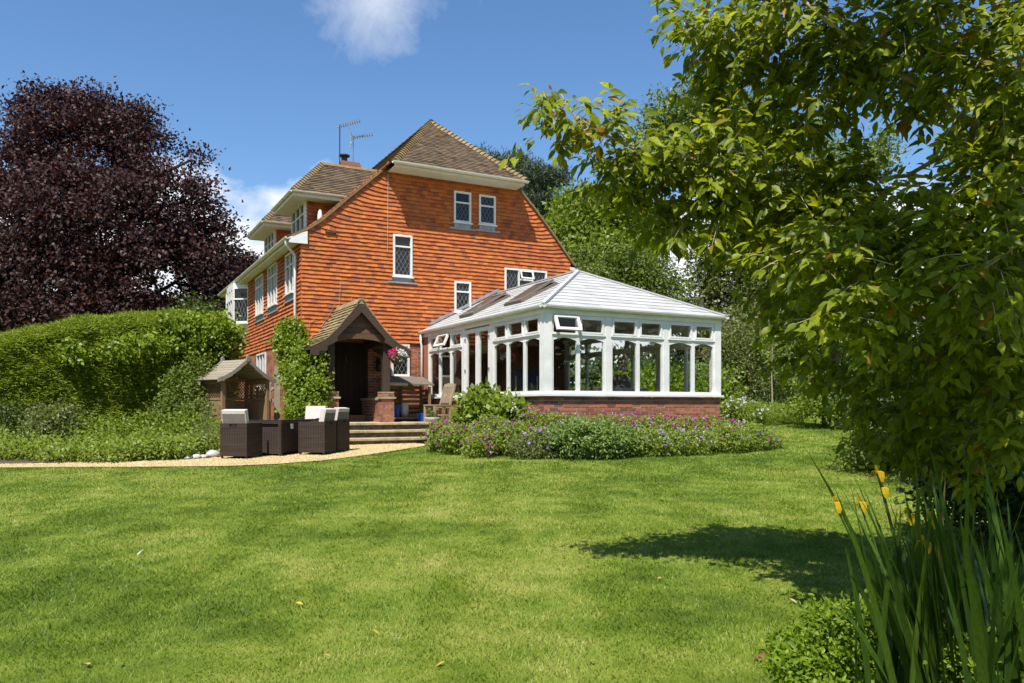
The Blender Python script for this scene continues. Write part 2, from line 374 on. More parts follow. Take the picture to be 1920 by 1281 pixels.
M['yellow'] = petal('shaded_yellow_petal', (.50, .33, .01), (.58, .40, .02))  # dimmed yellow, the shade over the iris flowers is in the petal colour
M['fallen'] = leaf_mat('fallen_leaf', G((.50, .40, .05), (.42, .30, .08), (.55, .48, .18)), .2)
# ------------------------------------------------------------------ tiling of surfaces
def clip_half(poly, g):
    out = []; n = len(poly)
    for i in range(n):
        a, b = poly[i], poly[(i + 1) % n]; ga, gb = g(*a), g(*b)
        if ga >= 0: out.append(a)
        if (ga >= 0) != (gb >= 0):
            t = ga / (ga - gb); out.append((a[0] + (b[0] - a[0]) * t, a[1] + (b[1] - a[1]) * t))
    return out
def tile_surface(mp, v0, v1, gauge, tw, uL, uR, holes=(), low=.034, head=.012, jit=.004, seed=1, gap=.004, sag=0.0):
    rg = random.Random(seed); pieces = []; r = 0; v = v0
    while v < v1 - .01:
        va, vb = v, min(v + gauge, v1)
        la, lb, ra, rb = uL(va), uL(vb), uR(va), uR(vb)
        lo, hi = min(la, lb), max(ra, rb)
        if hi > lo:
            k = math.floor(lo / tw) - 1; sh = (r % 2) * tw / 2 + rg.uniform(-.012, .012)
            while k * tw + sh < hi:
                u0 = k * tw + sh + gap / 2; u1 = (k + 1) * tw + sh - gap / 2; k += 1
                iv = [(u0, u1)]
                for (h0, h1, z0, z1) in holes:
                    if min(vb, z1) - max(va, z0) > .4 * (vb - va):
                        nv = []
                        for a, b in iv:
                            if b <= h0 or a >= h1: nv.append((a, b)); continue
                            if a < h0: nv.append((a, h0))
                            if b > h1: nv.append((h1, b))
                        iv = nv
                for a, b in iv:
                    if b - a < .02: continue
                    dv_ = rg.uniform(-jit, jit); q = [(a, va + dv_), (b, va + dv_ + rg.uniform(-jit, jit) * .6), (b, vb), (a, vb)]
                    full = len(q)
                    q = clip_half(q, lambda u, w_: u - (la + (lb - la) * (w_ - va) / (vb - va)))
                    if len(q) >= 3: q = clip_half(q, lambda u, w_: (ra + (rb - ra) * (w_ - va) / (vb - va)) - u)
                    if len(q) < 3: continue
                    dl_ = rg.uniform(-.25, .6) * jit * 2; top = []; bot = []
                    for (u, w_) in q:
                        p, n = mp(u, w_); t = max(0, min(1.05, (w_ - va) / gauge))
                        top.append(p + n * (low + (head - low) * t + dl_ * (1 - t))); bot.append(p - n * .004)
                    c = sum(top, Vector()) / len(top)
                    pieces.append((top, bot, rg.random(), c, abs(b - a - (tw - gap)) < .004 and len(q) == 4))
        v += gauge; r += 1
    return pieces
def piece_geo(mb, pc):
    top, bot = pc[0], pc[1]; n = len(top); b = len(mb.v)
    mb.v += [tuple(p) for p in top] + [tuple(p) for p in bot]; mb.f.append(tuple(b + i for i in range(n))); k = 1
    for i in range(n):
        j = (i + 1) % n; mb.f.append((b + i, b + n + i, b + n + j, b + j)); k += 1
    return k
def join_pieces(pcs, name, mat, parent, stuff=True):
    mb = MB(); rn = []
    for p in pcs:
        k = piece_geo(mb, p); rn += [p[2]] * k
    o = mb.build(name, mat, parent, rnd=rn)
    if stuff: o['kind'] = 'stuff'
    return o
def single_pieces(pcs, name, mat, parent):
    for p in pcs:
        mb = MB(); k = piece_geo(mb, p); mb.build(name, mat, parent, rnd=[p[2]] * k)
CV = Vector(CAM)
def nearest(pcs, n):
    pcs = sorted(pcs, key=lambda p: ((not p[4]), (p[3] - CV).length)); return pcs[:n], pcs[n:]
def interp(xs, ys): return lambda t: float(np.interp(t, xs, ys))
# ------------------------------------------------------------------ brickwork: every brick a piece
_brick_cache = {}
def brick_mesh(w_, d_, h_):
    key = (round(w_, 3), round(d_, 3), round(h_, 3))
    if key not in _brick_cache:
        mb = MB().box(-w_ / 2, w_ / 2, -d_ / 2, d_ / 2, -h_ / 2, h_ / 2); me = bpy.data.meshes.new('brick'); me.from_pydata(mb.v, [], mb.f); me.materials.append(M['brick']); _brick_cache[key] = me
    return _brick_cache[key]
def bricks(parent, T, u0, u1, z0, z1, holes=(), bw=.211, bh=.062, j=.013, seed=3, depth=.05, proud=.006):
    """T maps (along, out, up) to the world; bricks stand a little proud of the mortar plane at out = 0"""
    rg = random.Random(seed); off = ORIG.get(parent.name, Vector()); r = 0; z = z0
    e = T(1, 0, 0) - T(0, 0, 0); ang = math.atan2(e.y, e.x)
    while z + bh <= z1 + .02:
        a = u0 - (r % 2) * (bw + j) / 2
        while a < u1 - .02:
            iv = [(max(a, u0), min(a + bw, u1))]
            for (h0, h1, y0, y1) in holes:
                if min(z + bh, y1) - max(z, y0) > .03:
                    nv = []
                    for p, q in iv:
                        if q <= h0 or p >= h1: nv.append((p, q)); continue
                        if p < h0: nv.append((p, h0))
                        if q > h1: nv.append((h1, q))
                    iv = nv
            for p, q in iv:
                if q - p < .035: continue
                o = bpy.data.objects.new('brick', brick_mesh(round((q - p) / .02) * .02 if abs(q - p - bw) > .003 else bw, depth, bh)); COL.objects.link(o)
                o.parent = parent; o.location = T((p + q) / 2, proud - depth / 2 + rg.uniform(-.004, .004), z + bh / 2) - off
                o.rotation_euler = (0, 0, ang + rg.uniform(-.012, .012))
            a += bw + j
        z += bh + j; r += 1
# ------------------------------------------------------------------ windows
def tbox(mb, T, u0, u1, o0, o1, z0, z1):
    c = [T(u, o, z) for u in (u0, u1) for o in (o0, o1) for z in (z0, z1)]
    e = T(1, 0, 0) - T(0, 0, 0)
    if abs(e.x * e.y) < 1e-6:
        return mb.box(min(p.x for p in c), max(p.x for p in c), min(p.y for p in c), max(p.y for p in c), min(z0, z1), max(z0, z1))
    return mb.prism([T(u0, o0, z0), T(u1, o0, z0), T(u1, o1, z0), T(u0, o1, z0)], (0, 0, z1 - z0))
def leading(T, rects, pitch=.125, o=.014, t=.007):
    mb = MB(); k = 1.75
    for (u0, u1, z0, z1) in rects:
        for s in (1, -1):
            c = -6.0
            span = (z1 - z0) / k + (u1 - u0); n = int(span / pitch) + 2
            for i in range(n):
                # line u = a + s * (z - z0) / k
                a = (u0 - (z1 - z0) / k + i * pitch + .03) if s > 0 else (u0 + i * pitch + .03)
                zs = []
                pts = []
                za, zb = z0, z1
                f = lambda z: a + s * (z - z0) / k
                lo = max(z0, z0 + min((u0 - a) * k * s, (u1 - a) * k * s)); hi = min(z1, z0 + max((u0 - a) * k * s, (u1 - a) * k * s))
                if hi - lo > .02: mb.bar(T(f(lo), o, lo), T(f(hi), o, hi), t, t * .6, T(0, 1, 0) - T(0, 0, 0))
    return mb
def window(parent, T, u0, u1, z0, z1, cols=(1,), transom=None, lead=True, lead_top=True, fr=.055, apron=None, out=.06, sillw=.05, label=None, mid_open=False):
    mb = MB()
    for a, b in ((u0, u0 + fr), (u1 - fr, u1)): tbox(mb, T, a, b, -.04, out, z0, z1)
    tbox(mb, T, u0 + fr, u1 - fr, -.04, out, z1 - fr, z1); tbox(mb, T, u0 + fr, u1 - fr, -.04, out, z0, z0 + fr)
    tot = sum(cols); x = u0; edges = [u0 + fr]
    for c in cols[:-1]:
        x += (u1 - u0) * c / tot; tbox(mb, T, x - .022, x + .022, -.04, out - .008, z0 + fr, z1 - fr); edges += [x - .022, x + .022]
    edges.append(u1 - fr); panes = []
    for i in range(0, len(edges), 2):
        a, b = edges[i], edges[i + 1]
        if transom and (not mid_open or i == 2):
            tbox(mb, T, a, b, -.04, out - .008, transom - .022, transom + .022); panes += [(a, b, z0 + fr, transom - .022, True), (a, b, transom + .022, z1 - fr, lead_top)]
        else: panes.append((a, b, z0 + fr, z1 - fr, True))
    w_ = mb.build('window', M['white'], parent)
    if label: w_['label'] = label
    for (a, b, c, d, _) in panes:
        m2 = MB(); tbox(m2, T, a - .005, b + .005, -.03, -.004, c - .005, d + .005); m2.build('pane', M['pane'], w_)
    if lead:
        rc = [(a, b, c, d) for (a, b, c, d, t) in panes if t]
        if rc: leading(T, rc).build('leading', M['cames'], w_)
    m3 = MB(); tbox(m3, T, u0 - .03, u1 + .03, -.02, out + sillw, z0 - .035, z0 - .002); m3.build('sill', M['white'], w_)
    if apron:
        m4 = MB(); tbox(m4, T, u0 + .01, u1 - .01, -.02, .045, z0 - apron, z0 - .037)
        tbox(m4, T, u0 - .14, u1 + .14, -.02, .062, z0 - apron - .05, z0 - apron - .002); m4.build('lead_apron', M['lead'], w_)
    return w_
TG = lambda u, o, z: Vector((u, -o, z))            # gable wall, facing -Y
TL = lambda u, o, z: Vector((-o, u, z))            # long side wall, facing -X
# ------------------------------------------------------------------ the house
HLEN = 12.0
house = thing('house', 'tall tile-hung orange house with half-hipped brown roof and dormers', 'house', (4.2, 6.0, 0))
RX, RZ = 4.36, 9.12
VL = [(4.88, -.239), (4.985, -.045), (5.12, .206), (5.32, .488), (5.58, .774), (6.0, 1.21), (6.54, 1.80), (7.05, 2.37)]
VR = [(4.80, 8.45), (4.915, 8.32), (5.6, 7.74), (6.42, 6.99), (7.05, 6.35)]
gl = interp([2.0, 4.93] + [z for z, x in VL[1:]] + [7.4], [0.0, 0.0] + [max(0, x) for z, x in VL[1:]] + [2.37])
gr = interp([2.0, 4.90] + [z for z, x in VR[1:]] + [7.4], [8.3, 8.3] + [x for z, x in VR[1:]] + [6.35])
# solid body of the house under the tiles and bricks
mb = MB()
prof = [(.05, -.7), (8.25, -.7), (8.25, 4.85)] + [(x - .09, z - .05) for z, x in VR[1:]] + [(x + .09, z - .05) for z, x in reversed(VL[1:])] + [(.05, 4.85)]
mb.prism([(x, .05, z) for x, z in prof], (0, HLEN - .1, 0))
mb.build('wall', M['core'], house)
mb = MB(); z0 = 7.0; y0 = -.50
A_, B_, C_, D_ = (2.45, y0, z0), (6.28, y0, z0), (6.28, HLEN, z0), (2.45, HLEN, z0); E_, F_ = (RX, 1.78, RZ - .07), (RX, HLEN, RZ - .07)
mb.v = [A_, B_, C_, D_, E_, F_]; mb.f = [(0, 3, 2, 1), (0, 1, 4), (1, 2, 5, 4), (3, 0, 4, 5), (2, 3, 5)]
roof_core = mb.build('roof', M['core'], house)
# --- hung tiles on the gable
gwin = [(4.343, 4.885, 5.709, 6.602), (5.143, 5.684, 5.731, 6.594), (2.507, 3.072, 4.004, 5.173), (4.36, 4.885, 3.116, 4.009), (5.986, 7.439, 3.66, 4.525)]
def sweep(u, v):
    """courses curl up towards both verges"""
    a = max(0.0, 1 - (u - gl(v + .05)) / .75) if v > 4.7 else 0.0
    b = max(0.0, 1 - (gr(v + .05) - u) / .6) if v > 4.7 else 0.0
    k = min(1.0, max(0.0, (v - 4.7) / .4))
    return .15 * a * a * k + .09 * b * b * k
gmap = lambda u, v: (Vector((u, -.0, v + sweep(u, v))), Vector((0, -1, 0)))
gp = tile_surface(gmap, 2.17, 7.02, .108, .165, lambda v: gl(v + (.07 if v > 4.85 else 0)), lambda v: gr(v + (.05 if v > 4.85 else 0)),
                  [(a, b, c - .06, d) for a, b, c, d in gwin] + [(-.02, 3.45, 0, 2.10)], seed=11, low=.040, head=.010, jit=.006)
near_t, far_t = nearest([p for p in gp if not (p[3].x > 3.4 and p[3].z < 2.5)], 300)
gwall = MB().box(.02, 8.28, .02, .05, 2.16, 4.84).build('gable_tile_hanging', M['core'], house)
single_pieces(near_t, 'tile', M['hung'], gwall)
join_pieces(far_t, 'hung_tiles', M['hung'], gwall)
# --- hung tiles on the long side
lwin = [(.76, 1.72, 3.50, 4.63), (2.88, 4.18, 3.42, 4.66), (4.95, 6.2, 3.36, 4.62)]
lp = tile_surface(lambda u, v: (Vector((0, u, v)), Vector((-1, 0, 0))), 2.17, 4.72, .108, .165, lambda v: -.03, lambda v: HLEN,
                  [(a, b, c - .06, d) for a, b, c, d in lwin] + [(7.75, 10.0, 3.0, 4.75)], seed=12, low=.040, head=.010, jit=.006)
lwall = MB().box(.02, .05, .05, HLEN - .06, 2.16, 4.72).build('side_tile_hanging', M['core'], house)
join_pieces(lp, 'hung_tiles', M['hung'], lwall)
# --- windows of the gable
for i, (a, b, c, d) in enumerate(gwin):
    if i < 2: window(house, TG, a, b, c, d, (1,), d - .32, True, i == 1, apron=.16)
    elif i == 2: window(house, TG, a, b, c, d, (1,), d - .33, True, False, apron=.14, label='tall window with diamond leading over a lead apron')
    elif i == 3: window(house, TG, a, b, c, d, (1,), d - .30, True, True, apron=.12)
    else:
        wt = window(house, TG, a, b, c, d, (1, 1, 1), d - .32, True, False, label='wide three-light window above the conservatory roof', mid_open=True)
        Mx = Matrix.Translation((6.712, -.06, d - .05)) @ Matrix.Rotation(R(-20), 4, 'X')
        m2 = MB()
        for q in ((-.22, .22, -.03, 0, -.04, 0), (-.22, .22, -.03, 0, -.27, -.23), (-.22, -.18, -.03, 0, -.23, -.04), (.18, .22, -.03, 0, -.23, -.04)): m2.box(*q, M=Mx)
        fl = m2.build('opening_light', M['white'], wt)
        MB().box(6.995, 7.38, .012, .03, c + .06, d - .06).build('curtain', M['plaster'], wt)
window(house, TG, 2.46, 2.99, 1.236, 2.127, (1,), 1.83, True, True, sillw=.09, label='small leaded window behind the hanging basket')
for i, (a, b, c, d) in enumerate(lwin): window(house, TL, a, b, c, d, (1, 1) if i == 0 else (1, 1, 1), d - .35, False, False, apron=.17)
window(house, TL, 4.6, 6.0, .95, 2.1, (1, 1, 1), None, False)
# --- brick ground floor beside the door
gb = MB().box(.02, 3.42, .010, .05, -.1, 2.16).build('brick_ground_floor', M['mortar'], house)
bricks(gb, lambda u, o, z: Vector((u, .010 - o, z)), 1.80, 3.38, .0, 2.17, [(2.46, 2.99, 1.20, 2.13)], seed=4)
gs = MB().box(.01, .05, .06, HLEN - .06, -.6, 2.16).build('brick_side_wall', M['mortar'], house)
bp = tile_surface(lambda u, v: (Vector((.0, u, v)), Vector((-1, 0, 0))), -.5, 2.16, .075, .225, lambda v: .02, lambda v: 11.9, [(4.6, 6.0, .9, 2.1)], low=.012, head=.012, jit=.0, seed=5, gap=.01)
join_pieces(bp, 'bricks', M['brick'], gs)
# --- front door
dr = MB()
for a, b, c, d in ((.70, .78, .10, 2.12), (1.70, 1.79, .10, 2.12), (.78, 1.70, 2.06, 2.12)): dr.box(a, b, -.03, .04, c, d)
door = dr.build('door', M['door'], house)
for i in range(6):
    x = .785 + i * .1525; MB().box(x, x + .148, -.012 - .004 * (i % 2), .03, .17, 2.06).build('plank', M['door'], door, bevel=.006)
MB().box(1.16, 1.22, -.04, -.014, 1.58, 1.80).build('peephole_grille', M['black'], door)
MB().tube([(1.60, -.02, 1.05), (1.60, -.07, 1.05), (1.60, -.07, 1.16)], .012).build('handle', M['black'], door)
MB().box(.70, 1.80, -.30, .04, .0, .165).build('door_step', M['terracotta'], house)
# --- main roof tiles
prl = [(-.36, 4.83)] + [(x, z) for z, x in VL] + [(RX, RZ)]
def arc(pr):
    s = [0.0]
    for (a, b), (c, d) in zip(pr[:-1], pr[1:]): s.append(s[-1] + math.hypot(c - a, d - b))
    return s
def slope_map(pr, sgn):
    s = arc(pr); X = [p[0] for p in pr]; Z = [p[1] for p in pr]
    def f(u, v):
        x, z = float(np.interp(v, s, X)), float(np.interp(v, s, Z)); e = .05
        x2, z2 = float(np.interp(min(v + e, s[-1]), s, X)), float(np.interp(min(v + e, s[-1]), s, Z))
        x1, z1 = float(np.interp(max(v - e, 0), s, X)), float(np.interp(max(v - e, 0), s, Z))
        n = Vector((-(z2 - z1), 0, (x2 - x1))) * sgn
        if n.z < 0: n = -n
        return Vector((x, u, z)), n.normalized()
    return f, s, interp(s, Z)
HY = lambda z: -.60 + (z - 7.03) * (2.37 / (RZ - 7.03))
def vergeY(z):
    if z < 6.90: return -.075
    if z < 7.03: return -.075 + (z - 6.90) / .13 * (-.525)
    return HY(z)
fmap, sa, zf = slope_map(prl, 1)
rp = tile_surface(fmap, 0, sa[-1], .102, .165, lambda v: vergeY(zf(v)), lambda v: HLEN + .05, seed=21, low=.032, head=.012, jit=.006)
join_pieces(rp, 'roof_tiles', M['roof'], roof_core)
prr = [(8.75, 4.55)] + [(x, z) for z, x in VR] + [(RX, RZ)]
fmap2, sb, zf2 = slope_map(prr, 1)
rp = tile_surface(fmap2, 0, sb[-1], .102, .165, lambda v: vergeY(zf2(v)), lambda v: HLEN + .05, seed=22, low=.032, head=.012, jit=.006)
join_pieces(rp, 'roof_tiles', M['roof'], roof_core)
hl = math.hypot(2.37, RZ - 7.03); hn = Vector((0, -(RZ - 7.03), 2.37)).normalized()
hmap = lambda u, v: (Vector((u, -.60 + 2.37 * v / hl, 7.03 + (RZ - 7.03) * v / hl)), hn)
hp = tile_surface(hmap, -.05, hl, .102, .165, lambda v: 2.37 + (RX - 2.37) * v / hl, lambda v: 6.35 + (RX - 6.35) * v / hl, seed=23, low=.030, head=.012, jit=.006)
join_pieces(hp, 'hip_roof_tiles', M['roof'], roof_core)
# bonnet tiles along the hips: each a saddle
def bonnets(parent, p, q, n, size=.13, mat=M['ridge'], th=.05):
    p, q = Vector(p), Vector(q); a = (q - p).normalized(); sd_ = a.cross(Vector((0, 0, 1))).normalized(); up = sd_.cross(a).normalized(); L_ = (q - p).length / n
    for i in range(n):
        c = p + a * (L_ * i - .02); m2 = MB(); b = []
        for t, k in ((0, 1.0), (L_ + .03, .72)):
            for s_, h_ in ((-1, -.55), (-.55, .12), (0, .42), (.55, .12), (1, -.55)): b.append(c + a * t + sd_ * (s_ * size * k) + up * (h_ * size * k + (th if t == 0 else .012)))
        m2.v = [tuple(x) for x in b]; m2.f = [(0, 5, 6, 1), (1, 6, 7, 2), (2, 7, 8, 3), (3, 8, 9, 4), (0, 1, 2, 3, 4)]
        m2.build('bonnet_tile', mat, parent)
bonnets(roof_core, (2.36, -.62, 7.02), (RX, 1.77, RZ), 26)
bonnets(roof_core, (6.36, -.62, 7.02), (RX, 1.77, RZ), 26)
bonnets(roof_core, (RX, 1.72, RZ + .01), (RX, HLEN, RZ + .01), 30, .14, M['roof'], .03)
# verges: mortar bedding and undercloak strips that follow the bell-cast edge
def strip(path, w0, h0):
    m2 = MB()
    for a, b in zip(path[:-1], path[1:]): m2.bar(a, b, w0, h0, (0, 1, 0))
    return m2
strip([(x - .02, -.045, z - .035) for z, x in VL if z < 7.0] + [(2.32, -.045, 7.0)], .05, .09).build('verge', M['ridge'], house)
strip([(x + .02, -.045, z - .035) for z, x in VR if z < 7.0] + [(6.38, -.045, 7.0)], .05, .09).build('verge', M['ridge'], house)
# half-hip eave: fascia, soffit, gutter
MB().box(2.36, 6.37, -.585, -.555, 6.88, 7.02).box(2.36, 6.37, -.555, .04, 6.87, 6.90).build('gable_eave_fascia', M['cream'], house)
def gutter(parent, p, q, r_=.062, mat=None, name='gutter', out=None):
    p, q = Vector(p), Vector(q); a = (q - p).normalized(); sd_ = a.cross(Vector((0, 0, 1))).normalized(); m2 = MB(); prof_ = []
    for t in range(9):
        an = math.pi + math.pi * t / 8; prof_.append((math.cos(an) * r_, math.sin(an) * r_))
    prof_ += [(r_ * .8, .012), (-r_ * .8, .012)] if False else [(r_ - .008, 0), (0, -r_ + .012), (-r_ + .008, 0)]
    m2.prism([p + sd_ * x + Vector((0, 0, z)) for x, z in prof_], q - p); return m2.build(name, mat or M['cream'], parent)
gutter(house, (2.28, -.655, 7.0), (6.45, -.655, 6.985))
# side eave: soffit, fascia, gutter, boxed end and downpipe
MB().box(-.31, -.28, -.06, HLEN + .1, 4.68, 4.81).box(-.28, .0, -.055, HLEN + .1, 4.70, 4.73).build('side_eave_fascia', M['cream'], house)
MB().prism([(-.34, -.085, 4.66), (.14, -.085, 4.66), (.14, -.085, 5.00), (-.05, -.085, 4.93), (-.34, -.085, 4.80)], (0, .026, 0)).build('eave_box_end', M['white'], house)
gutter(house, (-.375, -.10, 4.81), (-.375, HLEN + .15, 4.79))
MB().box(8.28, 8.62, -.05, HLEN + .05, 4.62, 4.72).build('side_eave_fascia', M['cream'], house)
MB().tube([(-.375, .10, 4.76), (-.375, .12, 4.62), (-.10, .30, 4.42), (-.10, .30, 4.30), (-.10, .30, -.4)], .036, 8).build('downpipe', M['white'], house, smooth=True)
# --- oriel bay on the long side
pl_ = [(0, 7.72), (-.46, 8.12), (-.46, 9.55), (0, 9.95)]
o_ = MB(); o_.prism([(x, y, 4.50) for x, y in pl_], (0, 0, .2)); o_.prism([(x * 1.06, y, 3.28) for x, y in pl_], (0, 0, .09))
for (x, y) in pl_[1:3]: o_.box(x - .03, x + .05, y - .04, y + .04, 3.37, 4.5)
o_.box(-.045, .02, 7.68, 7.75, 3.37, 4.5).box(-.045, .02, 9.92, 9.99, 3.37, 4.5)
o_.box(-.48, -.42, 8.16, 9.51, 4.12, 4.17)
for y in (8.6, 9.07): o_.box(-.48, -.42, y - .025, y + .025, 3.37, 4.5)
o_.bar((-.02, 7.76, 4.14), (-.45, 8.10, 4.14), .05, .05)
ori = o_.build('oriel_window', M['white'], house)
MB().prism([(x * .93, 8.835 + (y - 8.835) * .985, 3.37) for x, y in pl_], (0, 0, 1.13)).build('pane', M['pane'], ori)
mb = MB(); q0 = [(x, y, 3.28) for x, y in pl_]; q1 = [(0, 8.1, 2.75), (-.05, 8.35, 2.75), (-.05, 9.35, 2.75), (0, 9.6, 2.75)]
mb.v = q0 + q1; mb.f = [(0, 1, 5, 4), (1, 2, 6, 5), (2, 3, 7, 6), (4, 5, 6, 7)]; mb.build('base', M['cream'], ori)
TS = lambda u, o, z: Vector((-.46 * u, 7.72 + .40 * u, z)) + Vector((-.656, -.754, 0)) * (o + .0)
leading(TS, [(.08, .92, 3.4, 4.1)], .2, .006).build('leading', M['cames'], ori)
# --- dormers
def dormer(y0, y1):
    zt, ze, zr = 6.22, 6.36, 7.58; xf = .5; yc = (y0 + y1) / 2
    m2 = MB().box(xf + .03, 3.0, y0 + .02, y1 - .02, 4.9, zt)
    d = m2.build('dormer', M['core'], house)
    cp = tile_surface(lambda u, v: (Vector((u, y0 + .02, v)), Vector((0, -1, 0))), 4.95, zt, .108, .165, lambda v: xf + .02, lambda v: 2.6, seed=int(y0 * 7), low=.034, head=.01)
    cp += tile_surface(lambda u, v: (Vector((u, y1 - .02, v)), Vector((0, 1, 0))), 4.95, zt, .108, .165, lambda v: xf + .02, lambda v: 2.6, seed=int(y0 * 9), low=.034, head=.01)
    join_pieces(cp, 'hung_tiles', M['hung'], d)
    m2 = MB(); a, b = y0 + .0, y1 - .0; zb = 5.36
    for p, q in ((a, a + .06), (b - .06, b), (yc - .29, yc - .25), (yc + .25, yc + .29)): m2.box(xf - .05, xf + .04, p, q, zb, zt)
    m2.box(xf - .05, xf + .04, a + .06, b - .06, zb, zb + .06).box(xf - .05, xf + .04, a + .06, b - .06, zt - .06, zt).box(xf - .04, xf + .03, a + .06, b - .06, 5.86, 5.90)
    m2.build('window_frame', M['white'], d)
    MB().box(xf, xf + .025, a + .05, b - .05, zb + .05, zt - .05).build('pane', M['pane'], d)
    ov = .46; ex0, ey0, ey1 = xf - ov, y0 - ov, y1 + ov
    MB().box(ex0 + .02, 2.55, ey0 + .02, ey1 - .02, zt, zt + .03).box(ex0, ex0 + .03, ey0, ey1, zt - .01, ze).box(ex0 + .03, 2.4, ey0, ey0 + .03, zt - .01, ze).box(ex0 + .03, 2.4, ey1 - .03, ey1, zt - .01, ze).build('soffit', M['cream'], d)
    gutter(d, (ex0 - .05, ey1 + .05, ze - .01), (ex0 - .05, ey0 - .05, ze - .01), .05); gutter(d, (ex0 - .05, ey0 - .05, ze - .01), (2.2, ey0 - .05, ze - .01), .05)
    xr = 1.20; xe = RX - (RZ - zr) / 1.047 + .1
    m2 = MB(); m2.v = [(ex0 + .03, ey0 + .03, ze - .03), (ex0 + .03, ey1 - .03, ze - .03), (3.2, ey1 - .03, ze - .03), (3.2, ey0 + .03, ze - .03), (xr, yc, zr - .06), (3.3, yc, zr - .06)]
    m2.f = [(0, 1, 4), (0, 4, 5, 3), (1, 2, 5, 4), (0, 3, 2, 1), (2, 3, 5)]; rf = m2.build('roof_boarding', M['core'], d)
    h = zr - ze; w2 = (ey1 - ey0) / 2; ls = math.hypot(w2, h); lf = math.hypot(xr - ex0, h); P = []
    n_ = Vector((0, -h, w2)).normalized()
    lim = lambda v: RX - (RZ - (ze + h * v / ls)) / 1.047 + .12
    P += tile_surface(lambda u, v: (Vector((u, ey0 + w2 * v / ls, ze + h * v / ls)), n_), -.03, ls, .10, .165, lambda v: ex0 + (xr - ex0) * v / ls, lim, seed=31)
    n2_ = Vector((0, h, w2)).normalized()
    P += tile_surface(lambda u, v: (Vector((u, ey1 - w2 * v / ls, ze + h * v / ls)), n2_), -.03, ls, .10, .165, lambda v: ex0 + (xr - ex0) * v / ls, lim, seed=32)
    n3_ = Vector((-h, 0, xr - ex0)).normalized()
    P += tile_surface(lambda u, v: (Vector((ex0 + (xr - ex0) * v / lf, u, ze + h * v / lf)), n3_), -.03, lf, .10, .165, lambda v: ey0 + w2 * v / lf, lambda v: ey1 - w2 * v / lf, seed=33)
    join_pieces(P, 'roof_tiles', M['roof'], d)
    bm = MB()
    for p, q in (((ex0, ey0, ze), (xr, yc, zr)), ((ex0, ey1, ze), (xr, yc, zr))):
        p, q = Vector(p), Vector(q); n = 16; a_ = (q - p) / n; s_ = a_.normalized().cross(Vector((0, 0, 1))).normalized(); u_ = s_.cross(a_.normalized())
        for i in range(n):
            c = p + a_ * i; b0 = len(bm.v)
            for t, k, l_ in ((0, .11, .05), (1.15, .085, .01)):
                for sx, hh in ((-1, -.5), (0, .45), (1, -.5)): bm.v.append(tuple(c + a_ * t + s_ * (sx * k) + u_ * (hh * k + l_)))
            bm.f += [(b0, b0 + 3, b0 + 4, b0 + 1), (b0 + 1, b0 + 4, b0 + 5, b0 + 2), (b0, b0 + 1, b0 + 2)]
    bm.build('bonnet_tiles', M['ridge'], d)['kind'] = 'stuff'
    m3 = MB()
    for i in range(9):
        x0 = xr + (2.95 - xr) * i / 9; m3.prism([(x0, yc - .11, zr - .05), (x0, yc - .05, zr + .04), (x0, yc + .05, zr + .04), (x0, yc + .11, zr - .05)], ((2.95 - xr) / 9 - .006, 0, 0))
    m3.build('ridge_tiles', M['ridge'], d)
dormer(1.62, 3.22); dormer(5.76, 7.36)
# --- chimney
ch = MB().box(4.02, 4.72, 10.2, 10.9, 8.4, 10.02).box(3.97, 4.77, 10.15, 10.95, 10.02, 10.12).box(4.0, 4.74, 10.18, 10.92, 10.12, 10.2).build('chimney', M['brick'], house)
cb = []
for T_, n_ in ((lambda u, v: (Vector((4.02 + u, 10.2, v)), Vector((0, -1, 0))), 0), (lambda u, v: (Vector((4.02, 10.2 + u, v)), Vector((-1, 0, 0))), 1)):
    cb += tile_surface(T_, 8.5, 10.02, .075, .225, lambda v: 0.0, lambda v: .70, low=.014, head=.014, jit=0, seed=8, gap=.01)
join_pieces(cb, 'bricks', M['brick'], ch)
MB().lathe((4.16, 10.4, 10.2), [(.13, 0), (.11, .2), (.11, .22), (.22, .23), (.22, .28), (.05, .30)]).build('chimney_pot', M['black'], ch)
# --- climbing wire stain and a vent tile on the gable
MB().bar((2.36, -.052, 6.80), (2.34, -.052, 4.65), .008, .006).build('aerial_cable', M['cream'], house)
MB().box(.62, .90, -.085, -.02, 5.02, 5.07).build('vent_tile', M['roof'], house)
# things fixed on the roof
def aerial(base, h, name_label, n, el, direction, lattice):
    t = thing('tv_aerial', name_label, 'aerial', base)
    b = Vector(base); top = b + Vector((0, 0, h)); a = Vector(direction).normalized(); s_ = a.cross(Vector((0, 0, 1))).normalized()
    MB().tube([b - Vector((0, 0, .3)), top], .022, 6).build('mast', M['black' if not lattice else 'metal'], t)
    p = top - Vector((0, 0, .06)); q = p + a * el
    MB().bar(p - a * .15, q, .03, .03).build('boom', M['metal'], t)
    for i in range(n):
        c = p + a * (el * (i + .6) / n); MB().bar(c - s_ * .17, c + s_ * .17, .018, .018).bar(c - Vector((0, 0, .09)), c + Vector((0, 0, .09)), .014, .014).build('director', M['metal'], t)
    if lattice:
        for k in (-1, 1):
            c = p - a * .05; r_ = MB()
            for j in range(4): r_.bar(c + Vector((0, 0, k * (.06 + j * .09))) - s_ * .25 - a * .03 * j, c + Vector((0, 0, k * (.06 + j * .09))) + s_ * .25 - a * .03 * j, .014, .014)
            r_.bar(c, c + Vector((0, 0, k * .36)) - a * .1, .02, .02)
            r_.build('reflector', M['white'], t)
aerial((3.93, 10.25, 10.0), 1.62, 'slim television aerial on a tall dark mast by the chimney', 9, .85, (RT[0] * .9, RT[1] * .9, .25), False)
